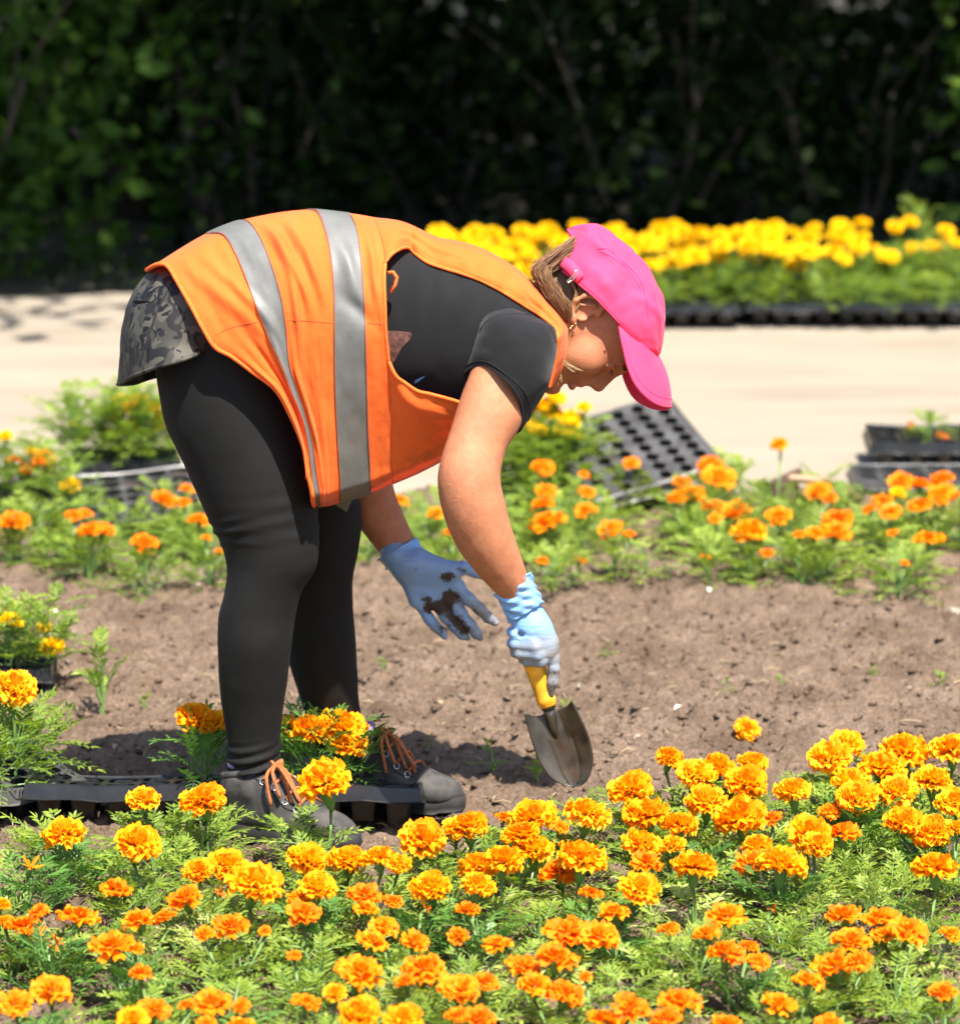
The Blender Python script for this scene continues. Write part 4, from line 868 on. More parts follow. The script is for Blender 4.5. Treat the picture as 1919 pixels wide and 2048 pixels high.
M['tee'] = fabric('black_cotton', (0.003672, 0.003917, 0.004651), (0.006123, 0.006365, 0.007344), 25, .9, 900, .35, .08)
M['leggings'] = fabric('black_stretch_knit', (0.003456, 0.003168, 0.002952), (0.005616, 0.005256, 0.004896), 20, .78, 1500, .4, .0)
def camo_mat():
    m, t, b = new_mat('dark_camouflage_fabric'); co = coords(t)
    def layer(sc, off):
        mp = N(t, 'ShaderNodeMapping'); mp.inputs['Location'].default_value = (off, off * 2, 0); t.links.new(co, mp.inputs[0])
        n = N(t, 'ShaderNodeTexNoise', Scale=sc, Detail=1.5, Roughness=.4, Distortion=1.2); t.links.new(mp.outputs[0], n.inputs['Vector']); return n.outputs[0]
    r = ramp(t, [(.0, (.040, .037, .031)), (1, (.040, .037, .031))], layer(10, 0))
    cur = r.outputs[0]
    for sc, off, th, c in ((26, 1.0, .52, (.013, .012, .013)), (30, 4.0, .56, (.072, .065, .052)), (34, 9.0, .60, (.006, .006, .007))):
        k = ramp(t, [(th, (0, 0, 0)), (th + .012, (1, 1, 1))], layer(sc, off)); mx = N(t, 'ShaderNodeMix', data_type='RGBA'); t.links.new(k.outputs[0], mx.inputs[0]); t.links.new(cur, mx.inputs[6]); mx.inputs[7].default_value = (*c, 1); cur = mx.outputs[2]
    t.links.new(cur, b.inputs['Base Color']); b.inputs['Roughness'].default_value = .65; b.inputs['Specular IOR Level'].default_value = .25
    n2 = N(t, 'ShaderNodeTexNoise', Scale=900.0); t.links.new(co, n2.inputs['Vector']); bump(t, b, n2.outputs[0], .2, .0008)
    return m
M['camo'] = camo_mat()
M['cap'] = fabric('pink_cotton', (.82, .030, .105), (.90, .048, .140), 18, .75, 900, .3, .1)
M['hair'] = leafy('brown_hair', [(.10, .048, .02), (.20, .10, .045), (.32, .175, .085), (.46, .29, .15)], .42, .12, spec=.35)
M['hair_lit_tone'] = leafy('lit_toned_hair', [(.42, .27, .13), (.6, .42, .22)], .35, .2, spec=.5)  # loose strands coloured lighter to look lit where they hang in shade
def glove_mat(name, dirt_lo, dirt_hi, greyz=None):
    m, t, b = new_mat(name); co = coords(t)
    n1 = N(t, 'ShaderNodeTexNoise', Scale=55.0, Detail=10.0, Roughness=.85); t.links.new(co, n1.inputs['Vector'])
    a = N(t, 'ShaderNodeAttribute', attribute_name='dirt'); sm = N(t, 'ShaderNodeMath', operation='MULTIPLY_ADD'); t.links.new(n1.outputs[0], sm.inputs[0]); sm.inputs[1].default_value = 1.9; t.links.new(a.outputs['Fac'], sm.inputs[2])
    hf = N(t, 'ShaderNodeMath', operation='MULTIPLY'); t.links.new(sm.outputs[0], hf.inputs[0]); hf.inputs[1].default_value = .5
    k = ramp(t, [(dirt_lo, (0, 0, 0)), (dirt_hi, (1, 1, 1))], hf.outputs[0])
    a2 = N(t, 'ShaderNodeAttribute', attribute_name='grime'); n3 = N(t, 'ShaderNodeTexNoise', Scale=14.0, Detail=6.0); t.links.new(co, n3.inputs['Vector'])
    g = N(t, 'ShaderNodeMath', operation='MULTIPLY'); t.links.new(a2.outputs['Fac'], g.inputs[0]); t.links.new(n3.outputs[0], g.inputs[1]); g2 = N(t, 'ShaderNodeMath', operation='MULTIPLY'); g2.use_clamp = True; t.links.new(g.outputs[0], g2.inputs[0]); g2.inputs[1].default_value = 1.7
    m1 = N(t, 'ShaderNodeMix', data_type='RGBA'); t.links.new(g2.outputs[0], m1.inputs[0]); m1.inputs[6].default_value = (.19, .37, .66, 1); m1.inputs[7].default_value = (.20, .195, .185, 1)
    m2 = N(t, 'ShaderNodeMix', data_type='RGBA'); t.links.new(k.outputs[0], m2.inputs[0]); t.links.new(m1.outputs[2], m2.inputs[6]); m2.inputs[7].default_value = (.05, .028, .016, 1)
    t.links.new(m2.outputs[2], b.inputs['Base Color'])
    rr = N(t, 'ShaderNodeMapRange'); rr.inputs[3].default_value = .36; rr.inputs[4].default_value = .9; t.links.new(k.outputs[0], rr.inputs[0]); t.links.new(rr.outputs[0], b.inputs['Roughness'])
    mp = N(t, 'ShaderNodeMapping'); mp.inputs['Scale'].default_value = (35, 35, 110); mp.inputs['Rotation'].default_value = (0, .5, 0); t.links.new(co, mp.inputs[0])
    n2 = N(t, 'ShaderNodeTexNoise', Scale=1.0, Detail=4.0, Distortion=.8); t.links.new(mp.outputs[0], n2.inputs['Vector']); bump(t, b, n2.outputs[0], .55, .003)
    return m
M['glove'] = glove_mat('dirty_blue_nitrile', .63, .72)
M['glove_grey'] = glove_mat('blue_nitrile_with_grey_grime', .72, .84)
M['shoe'] = plain('dusty_black_leather', (.040, .036, .033), .8, var=.7, scale=38, bs=.45, bd=.002, bscale=70)
M['sole'] = plain('black_rubber_sole', (.022, .021, .02), .8, var=.4, scale=40)
M['lace'] = plain('rust_orange_lace', (.36, .105, .028), .8, var=.35, scale=300, bs=.7, bd=.001, bscale=900)
M['sock'] = plain('lilac_sock', (.20, .14, .26), .9)
M['metal'] = plain('dull_metal', (.55, .53, .50), .35, 1.0, var=.2)
M['gold'] = plain('gold', (.75, .45, .2), .25, 1.0)
M['thread'] = plain('dark_thread', (.35, .05, .01), .9)

# ---- legs
def leg_disp(kn, seed):
    def f(t, th, P):
        T, TH = np.meshgrid(t, th, indexing='ij')
        ank = np.clip((T - .93) / .07, 0, 1); d = .0052 * ank * np.sin((P[..., 2] * 1 + .012 * np.sin(TH + seed)) * 330)
        kw = np.exp(-((T - kn) / .05)**2); d = d + (.0011) * kw * np.sin(P[..., 2] * 210 + 1.8 * np.cos(TH)) * np.clip(-np.cos(TH) * .6 + .6, 0, 1)
        for zc, am, tl in ((0.0, .0022, .05), (.028, .0018, -.04), (-.03, .0016, .07), (.062, .0014, -.06)): d = d + am * np.exp(-((T - kn - zc - tl * .3 * np.sin(TH + seed)) / .006)**2) * np.clip(.75 + np.cos(TH + .4), 0, 1.2)
        return d + .0012 * fbm(P[..., 0] * 22, P[..., 1] * 22, P[..., 2] * 14, 3) + .0010 * ank
    return f
near = [(265, 600, 560, 620, .03, .09), (300, 690, 575, 690, .022, .095)] + [tuple(D([a, b, c, d])) + (y, w) for a, b, c, d, y, w in [
    (318, 815, 566, 760, .015, .095), (362, 912, 594, 870, .012, .092), (398, 995, 612, 965, .010, .087), (428, 1055, 619, 1050, .008, .080), (440, 1105, 612, 1105, .006, .074), (436, 1150, 588, 1145, .004, .068), (424, 1200, 573, 1200, .004, .064), (422, 1260, 564, 1260, .004, .063), (426, 1330, 556, 1330, .014, .058), (433, 1390, 548, 1390, .022, .050), (440, 1440, 543, 1440, .028, .044), (441, 1478, 542, 1484, .03, .043), (447, 1506, 541, 1494, .03, .042)]]
far = [(300, 600, 580, 620, .17, .11), (350, 700, 610, 690, .175, .11)] + [tuple(D([a, b, c, d])) + (y, w) for a, b, c, d, y, w in [
    (440, 840, 645, 800, .18, .10), (505, 940, 690, 920, .185, .09), (535, 1020, 701, 1010, .19, .08), (543, 1070, 694, 1070, .195, .073), (540, 1120, 684, 1125, .20, .067), (540, 1180, 685, 1180, .21, .062), (548, 1240, 690, 1240, .22, .06), (562, 1290, 693, 1300, .23, .056), (578, 1345, 696, 1360, .24, .05), (594, 1400, 703, 1400, .25, .045), (606, 1440, 713, 1446, .255, .042), (612, 1462, 714, 1462, .255, .041)]]
Pn = loft(near, 220, 64, leg_disp(.47, 1)); Pf = loft(far, 200, 56, leg_disp(.45, 4))
V = np.concatenate([Pn.reshape(-1, 3), Pf.reshape(-1, 3)]); F = np.concatenate([grid_faces(220, 64, True), grid_faces(200, 56, True) + 220 * 64])
leggings = add(mesh_obj('leggings', V, F, M['leggings'])); leggings['label'] = 'tight black leggings down to the ankles'

# ---- camouflage shorts round the hips
def short_disp(t, th, P):
    T, TH = np.meshgrid(t, th, indexing='ij')
    return .004 * fbm(P[..., 0] * 12, P[..., 1] * 12, P[..., 2] * 9, 3) + .006 * np.clip(T - .6, 0, 1) * np.sin(TH * 5 + 2.5 * T + .7)
sh = [(440, 490, 620, 640, YC, .12), (370, 515, 580, 670, YC, .135), (300, 548, 530, 690, YC, .148), (264, 600, 490, 705, YC, .158), (248, 656, 465, 712, YC, .166), (241, 719, 448, 712, YC - .005, .172, 8, -6), (238, 766, 440, 705, YC - .01, .174, 16, -14)]
Ps = loft(sh, 90, 96, short_disp); shorts = loft_obj('shorts', Ps, M['camo'], thick=.003); shorts['label'] = 'dark grey camouflage shorts over the leggings'
def sub(o, parent): o.parent = parent; o.location = (0, 0, 0); return o
mb = MB(); hem = Ps[-1]; mb.tube([tuple(p) for p in np.vstack([hem, hem[:1]])], .0035, 6, False); sub(mb.build('hem', M['camo']), shorts)
def bvh_of(o):
    dg = bpy.context.evaluated_depsgraph_get(); return BVHTree.FromObject(o, dg)
def bvh_grid(P, wrap=True): return BVHTree.FromPolygons([tuple(p) for p in P.reshape(-1, 3)], [tuple(int(i) for i in f) for f in grid_faces(P.shape[0], P.shape[1], wrap)])
def on_surf(tree, px, py, off=.002):
    """the point of a surface that shows at this pixel, a little proud of it"""
    d = Vector(ray(px, py)).normalized(); h = tree.ray_cast(Vector(CAM), d)
    return (h[0] + (h[1] if h[1].dot(d) < 0 else -h[1]) * off) if h[0] is not None else None
def seam(name, tree, pix, mat, parent, r=.0012, off=.0008, n=40):
    pts = [on_surf(tree, a, b, off) for a, b in resample(pix, n)]; pts = [p for p in pts if p is not None]
    mb = MB(); mb.tube(pts, r, 5, False); return sub(mb.build(name, mat), parent)
tS = bvh_grid(Ps)
def z1(L): return [(220 + x / 2.661, 400 + y / 2.661) for x, y in L]
def z2(L): return [(750 + x / 2.866, 420 + y / 2.866) for x, y in L]
def z3(L): return [(1040 + x / 4.969, 430 + y / 4.969) for x, y in L]
def zH(L): return [(740 + x / 4.234, 1050 + y / 4.234) for x, y in L]
M['black_thread'] = plain('black_thread', (.006, .006, .006), .9)
seam('side_seam', tS, z1([(335, 440), (270, 560), (215, 700), (185, 800), (160, 885)]), M['black_thread'], shorts, .0022)

# ---- t-shirt: trunk and near sleeve
def tee_disp(t, th, P): return .0035 * fbm(P[..., 0] * 11, P[..., 1] * 9, P[..., 2] * 9, 3) + .002 * np.sin(P[..., 0] * 150 + 2 * fbm(P[..., 0] * 6, P[..., 2] * 6, 0, 2)) * np.exp(-((P[..., 2] - .98) / .06)**2)
trunk = [(470, 480, 560, 690, YC, .15), (560, 446, 620, 750, YC, .155), (660, 442, 690, 800, YC, .16), (760, 455, 770, 830, YC, .165), (860, 485, 855, 845, YC, .172), (950, 512, 930, 850, YC, .178), (1030, 552, 1000, 835, YC, .172), (1085, 600, 1050, 805, YC, .14), (1108, 650, 1085, 765, YC, .09), (1112, 690, 1105, 715, YC, .03)]
Pt = loft(trunk, 110, 80, tee_disp, pex=2.3)
def sl_disp(t, th, P):
    T, TH = np.meshgrid(t, th, indexing='ij')
    return .0035 * fbm(P[..., 0] * 16, P[..., 1] * 16, P[..., 2] * 16, 3) + .004 * T * np.sin(TH * 3 + 1.0 + 3 * T) * (T > .2)
sleeve = [(1010, 612, 1085, 640, -.045, .055), (975, 628, 1108, 655, -.075, .068), (958, 662, 1114, 700, -.095, .075), (948, 700, 1098, 768, -.105, .076, 18, -8), (942, 722, 1058, 828, -.11, .070, 32, -18), (941, 733, 1030, 860, -.112, .066, 40, -22)]
Psl = loft(sleeve, 50, 56, sl_disp)
nb = Pt.shape[0] * Pt.shape[1]
fs = loft([(960, 650, 1090, 660, .235, .07), (900, 690, 1040, 740, .26, .075), (850, 700, 960, 820, .28, .07)], 20, 40)
V = np.concatenate([Pt.reshape(-1, 3), Psl.reshape(-1, 3), fs.reshape(-1, 3)]); F = np.concatenate([grid_faces(110, 80, True), grid_faces(50, 56, True) + nb, grid_faces(20, 40, True) + nb + 50 * 56])
tee = mesh_obj('t_shirt', V, F, M['tee']); md = tee.modifiers.new('thickness', 'SOLIDIFY'); md.thickness = .002; md.offset = 0
add(tee); tee['label'] = 'black short-sleeved t-shirt'
tT = BVHTree.FromPolygons([tuple(p) for p in V], [tuple(int(i) for i in f) for f in F])
seam('sleeve_seam', tT, z2([(605, 690), (640, 640), (720, 604), (830, 597), (920, 615), (1000, 680), (1035, 760)]), M['black_thread'], tee, .0016)
mb = MB(); r_ = Psl[-1]; mb.tube([tuple(p) for p in np.vstack([r_, r_[:1]])], .0022, 6, False); sub(mb.build('sleeve_hem', M['tee']), tee)
r_ = Psl[-6]; n_ = grid_normals(Psl, True)[-6]; sgn = np.sign((n_ * (r_ - r_.mean(0))).sum(1).mean()); mb = MB(); q_ = r_ + n_ * sgn * .0012; mb.tube([tuple(p) for p in np.vstack([q_, q_[:1]])], .0009, 5, False); sub(mb.build('hem_stitching', M['black_thread']), tee)
# the print: part of a furry brown animal ear, a blue scratch and a grey patch
def decal(name, poly, tree, mat, parent, off=.0022, n=9):
    poly = np.array(poly, float); lo, hi = poly.min(0), poly.max(0); c = poly.mean(0); V = []; F = []
    ring = resample(np.vstack([poly, poly[:1]]), 28, False)[:-1]
    for k in range(n):
        for p in ring: V.append(on_surf(tree, *(c + (p - c) * (k + 1) / n), off))
    V = [v if v is not None else Vector((0, 0, -.05)) for v in V]; V.append(on_surf(tree, *c, off)); m = len(ring)
    for k in range(n - 1):
        for i in range(m): F.append((k * m + i, k * m + (i + 1) % m, (k + 1) * m + (i + 1) % m, (k + 1) * m + i))
    F += [(len(V) - 1, (i + 1) % m, i) for i in range(m)]
    return sub(mesh_obj(name, V, F, mat), parent)
M['print_brown'] = plain('brown_fur_print', (.11, .045, .035), .85, var=.6, scale=130); M['print_blue'] = plain('blue_print', (.10, .30, .62), .8, var=.4, scale=150); M['print_grey'] = plain('grey_print', (.12, .10, .13), .8, var=.3)
decal('shirt_print', z2([(40, 690), (110, 690), (215, 700), (200, 740), (150, 790), (125, 840), (95, 890), (40, 860)]), tT, M['print_brown'], tee)
decal('shirt_print', z2([(290, 945), (262, 955), (228, 972), (222, 990), (240, 985), (268, 965)]), tT, M['print_blue'], tee)
decal('shirt_print', z2([(285, 1060), (330, 1055), (375, 1070), (395, 1090), (330, 1090)]), tT, M['print_grey'], tee)

# ---- hi-vis vest
RINGS = [z1([(195, 372), (250, 342), (300, 345), (350, 420), (430, 560), (500, 690), (560, 785), (640, 830), (750, 910), (880, 1010), (960, 1150), (1030, 1320), (1055, 1480), (1085, 1640)]),
         z1([(510, 180), (600, 190), (660, 280), (720, 420), (790, 600), (850, 750), (910, 880), (960, 1010), (1015, 1150), (1045, 1300), (1060, 1450), (1072, 1625)]),
         z1([(690, 110), (740, 120), (800, 200), (860, 340), (910, 500), (935, 650), (948, 800), (962, 900), (992, 1000), (1035, 1130), (1072, 1280), (1096, 1450), (1120, 1632)]),
         z1([(1045, 52), (1100, 70), (1145, 180), (1170, 300), (1185, 450), (1190, 650), (1190, 850), (1195, 1050), (1205, 1300), (1215, 1480), (1220, 1612)]),
         z1([(1275, 72), (1310, 150), (1330, 260), (1350, 450), (1360, 650), (1365, 850), (1370, 1050), (1375, 1250), (1385, 1420), (1388, 1558)]),
         z1([(1400, 92), (1425, 150), (1450, 230), (1462, 330), (1458, 420), (1462, 540), (1466, 700), (1480, 850), (1490, 1050), (1498, 1250), (1500, 1400), (1500, 1510)])]
RW = [.198, .200, .200, .202, .204, .205]
US = np.array([0, .30, .43, .74, .87, 1.0])
NV = 150
def vprof(v, tp=.5):
    v = np.asarray(v); a = np.sqrt(np.clip(1 - np.clip((.40 - v) / .40, 0, 1)**2.1, 0, 1)); b = 1 - tp * np.clip((v - .40) / .60, 0, 1)**1.5
    e = np.sqrt(np.clip(1 - np.clip((v - .955) / .045, 0, 1)**2, 0, 1)); return a * b * e
rings = []
vv = np.linspace(0, 1, NV)
for R_, w, tp_ in zip(RINGS, RW, (.10, .12, .18, .34, .42, .48)):
    q = resample(R_, NV); rings.append(np.concatenate([q, (YC - w * vprof(vv, tp_))[:, None]], 1))
rings = np.stack(rings)                       # ring, v, (px, py, Y)
def ridge(U, Vv, u0, v0, u1, v1, amp, wid):
    """a fold running from one place of the cloth to another"""
    du, dv = u1 - u0, (v1 - v0); L2 = du * du + dv * dv; t = np.clip(((U - u0) * du + (Vv - v0) * dv) / L2, 0, 1)
    d2 = (U - u0 - t * du)**2 + (Vv - v0 - t * dv)**2; return amp * np.exp(-d2 / wid**2) * np.sin(math.pi * np.clip(t * .9 + .08, 0, 1))
def vest_fold(U, Vv):
    d = .0035 * fbm(U * 7 + 3, Vv * 3.2, .4, 3) + .0016 * fbm(U * 22, Vv * 9, 2.2, 2)
    for q in [(.46, .02, .62, .40, .013, .030), (.58, .05, .70, .36, .010, .028), (.50, .10, .52, .55, .009, .025), (.08, .12, .28, .40, .009, .035), (.16, .10, .40, .46, .007, .025), (.05, .45, .10, .95, .010, .030), (.18, .42, .22, .98, -.008, .03), (.33, .30, .30, .90, .006, .03), (.47, .45, .49, 1.0, .010, .022), (.80, .12, .84, .34, .007, .03), (.92, .05, .95, .35, .009, .025), (.62, .48, .60, .95, .005, .05), (.75, .30, .95, .42, -.005, .03)]:
        d = d + ridge(U, Vv, *q)
    return d * np.clip(Vv * 12, 0, 1) * np.clip((1 - Vv) * 14, 0, 1)
def vest_surf(us, off=0.0, near=True):
    G = crom(rings, us, US); Y = G[..., 2].copy()
    if not near: Y = 2 * YC - Y
    P = at(G[..., 0], G[..., 1], Y); n = grid_normals(P); sg = -1 if near else 1
    n = n * np.sign((n[..., 1] * sg).mean()); U, Vv = np.meshgrid(us, vv, indexing='ij')
    return P + n * (vest_fold(U if near else U + 3.3, Vv) + off)[..., None]
def two_sided(us, off=0.0):
    A = vest_surf(us, off); B = vest_surf(us, off, False); return np.concatenate([A, B[:, ::-1][:, 1:-1]], 1)
us = np.r_[np.linspace(0, .30, 36)[:-1], np.linspace(.30, .43, 18)[:-1], np.linspace(.43, .74, 40)[:-1], np.linspace(.74, .87, 18)[:-1], np.linspace(.87, 1.0, 18)]
PB = two_sided(us); VS = [PB.reshape(-1, 3)]; FS = [grid_faces(PB.shape[0], PB.shape[1], True)]; off_ = PB.shape[0] * PB.shape[1]
Nend = vest_surf(np.array([.94, 1.0]))[1]     # world points of the last ring, near side
NendF = vest_surf(np.array([.94, 1.0]), 0, False)[1]
G1 = rings[-1]
# shoulder strap: from the last ring over the shoulder, between the back line and the armhole
iA = int(np.argmin(np.abs(G1[:, 1] - 524))); iB = int(np.argmin(np.abs(G1[:, 1] - 722)))
top = z2([(2, 40), (150, 65), (300, 130), (350, 155), (480, 180), (600, 215), (700, 265), (800, 330), (900, 420), (980, 510), (1050, 600), (1090, 670), (1096, 720), (1085, 830), (1050, 930), (1002, 1015)])
low = z2([(74, 298), (105, 250), (145, 222), (185, 214), (240, 258), (300, 300), (400, 335), (500, 365), (620, 410), (750, 480), (850, 545), (950, 608), (1005, 650), (1040, 690), (1046, 770), (1036, 860), (1018, 930), (998, 1012)])
ns = 90; T_ = resample(top, ns); L_ = resample(low, ns)
fT = np.linspace(0, 1, ns)
yT = YC - .075 * np.clip((fT - .45) / .3, 0, 1)**1.0 ; yT[fT > .75] = yT[fT > .75] - .03 * ((fT[fT > .75] - .75) / .25)
yL0 = Nend[iA][1]
def on_tee(q):
    h = on_surf(tT, q[0], q[1], 0); return h.y if h is not None else None
yL_ = [on_tee(q) for q in L_]; gd = [i for i, v in enumerate(yL_) if v is not None]; yL_ = np.interp(np.arange(ns), gd, [yL_[i] - .007 for i in gd])
yL = np.interp(fT, [0, .12, .35, .6, .75, .85, 1.0], [yL0, -.112, -.118, -.118, -.100, -.085, -.075])
wL = np.clip(fT / .12, 0, 1) * np.clip((.80 - fT) / .12, 0, 1); yL = yL * (1 - wL) + np.minimum(yL_, .0) * wL
nw = 34; sgrid = np.linspace(0, 1, nw)
def strap(far=False):
    E = np.linspace(0, 1, nw)
    px = T_[:, None, 0] * (1 - E) + L_[:, None, 0] * E; py = T_[:, None, 1] * (1 - E) + L_[:, None, 1] * E
    k = np.sqrt(np.clip(1 - (1 - E)**2.1, 0, 1)); Y = yT[:, None] * (1 - k) + yL[:, None] * k
    if far: Y = 2 * YC - Y
    P = at(px, py, Y); n = grid_normals(P); n = n * np.sign((n[..., 1] * (1 if far else -1)).mean())
    U, Vv = np.meshgrid(fT, E, indexing='ij'); fold = .004 * fbm(U * 9, Vv * 3, 6.6, 3) + ridge(U, Vv, .05, .3, .35, .55, .008, .06) + ridge(U, Vv, .25, .2, .6, .45, .006, .06) + ridge(U, Vv, .55, .5, .8, .6, -.005, .07)
    P = P + n * (fold * np.sin(math.pi * np.clip(E, 0, 1))**.5 * np.clip(U * 10, 0, 1))[..., None]
    ring_ = (NendF if far else Nend)[:iA + 1]; tgt = np.stack([np.interp(np.linspace(0, 1, nw), np.linspace(0, 1, iA + 1), ring_[:, i]) for i in range(3)], 1)
    w = np.clip(1 - fT / .10, 0, 1)[:, None, None]; w = w * w * (3 - 2 * w); P = P + w * (tgt - P[0])[None]
    return P
# lower panel: runs on below the armhole, behind the arm, up to the chest
alow = z2([(74, 865), (140, 965), (240, 1035), (350, 1062), (480, 1100), (600, 1090), (720, 1010)])
blow = [(G1[-1, 0], G1[-1, 1])] + z1([(1620, 1460), (1740, 1400)]) + [(930, 895), (985, 850), (1030, 800)]
nl = 46; A_ = resample(alow, nl); B_ = resample(blow, nl); fL = np.linspace(0, 1, nl); nk = NV - iB
def lower(far=False):
    E = np.linspace(0, 1, nk); px = A_[:, None, 0] * (1 - E) + B_[:, None, 0] * E; py = A_[:, None, 1] * (1 - E) + B_[:, None, 1] * E
    pr = G1[iB:, 2]; Y = np.tile(pr, (nl, 1)) + (.03 * fL**1.5)[:, None]
    if far: Y = 2 * YC - Y
    P = at(px, py, Y); n = grid_normals(P); n = n * np.sign((n[..., 1] * (1 if far else -1)).mean())
    U, Vv = np.meshgrid(fL, E, indexing='ij'); P = P + n * ((.006 * fbm(U * 4, Vv * 2.5, 8.1, 3) + ridge(U, Vv, .1, .1, .8, .5, .007, .1)) * np.clip(U * 6, 0, 1) * np.clip((1 - Vv) * 8, 0, 1))[..., None]
    tgt = (NendF if far else Nend)[iB:]; w = np.clip(1 - fL / .15, 0, 1)[:, None, None]; w = w * w * (3 - 2 * w); return P + w * (tgt - P[0])[None]
for g in (strap(), strap(True), lower(), lower(True)):
    VS.append(g.reshape(-1, 3)); FS.append(grid_faces(g.shape[0], g.shape[1]) + off_); off_ += g.shape[0] * g.shape[1]
vest = mesh_obj('hi_vis_vest', np.concatenate(VS), np.concatenate(FS), M['vest']); md = vest.modifiers.new('thickness', 'SOLIDIFY'); md.thickness = .0016; md.offset = 0
add(vest); vest['label'] = 'bright orange hi-vis vest with two grey reflective strips'
for u0, u1 in ((.30, .43), (.74, .87)):
    S_ = two_sided(np.linspace(u0, u1, 18), .0022); so_ = sub(mesh_obj('reflective_strip', S_, grid_faces(S_.shape[0], S_.shape[1], True), M['tape']), vest)
    mb = MB()
    for u in (u0 + .004, u1 - .004):
        e = vest_surf(np.array([u - .002, u]), .0034)[1]; mb.tube([tuple(p) for p in e[2:-2]], .0007, 4, False)
    sub(mb.build('stitching', M['thread']), so_)
def binding(P, r=.0032): mb = MB(); mb.tube([tuple(p) for p in P], r, 6, False); return sub(mb.build('binding', M['trim']), vest)
Sn = strap(); Ln = lower()
binding(np.concatenate([PB[0], PB[0][:1]]), .0038)
binding(np.concatenate([Sn[::-1, -1], Nend[iA:iB + 1], Ln[:, 0]])); Sf = strap(True); binding(Sf[:, -1])
binding(Sn[int(ns * .5):, 0], .003); binding(Ln[:, -1], .002)
tV = BVHTree.FromPolygons([tuple(p) for p in np.concatenate(VS)], [tuple(int(i) for i in f) for f in np.concatenate(FS)])
seam('side_seam', tV, z1([(565, 722), (620, 690), (700, 665), (790, 650)]), M['thread'], vest, .0009, .0004)
seam('side_seam', tV, z1([(945, 640), (1060, 645), (1180, 655)]), M['thread'], vest, .0009, .0004)
seam('side_seam', tV, z1([(1370, 655), (1450, 662)]), M['thread'], vest, .0009, .0004)
# little thread loop at the armhole
mb = MB(); mb.tube([Vector(at(x, y, -.115)) for x, y in z1([(1478, 385), (1505, 383), (1525, 410), (1518, 450), (1492, 492)])], [.0026, .003, .003, .003, .0024], 6); sub(mb.build('thread_loop', M['trim']), vest)
# loose end of the strip at the front hem
fl = [at(x, y, YC - .02 + .01 * k) for k, (x, y) in enumerate(z1([(1195, 1620), (1262, 1590), (1300, 1570), (1258, 1660), (1225, 1640)]))]
sub(mesh_obj('strip_end', fl, [(0, 1, 3, 4), (1, 2, 3)], M['tape']), vest)

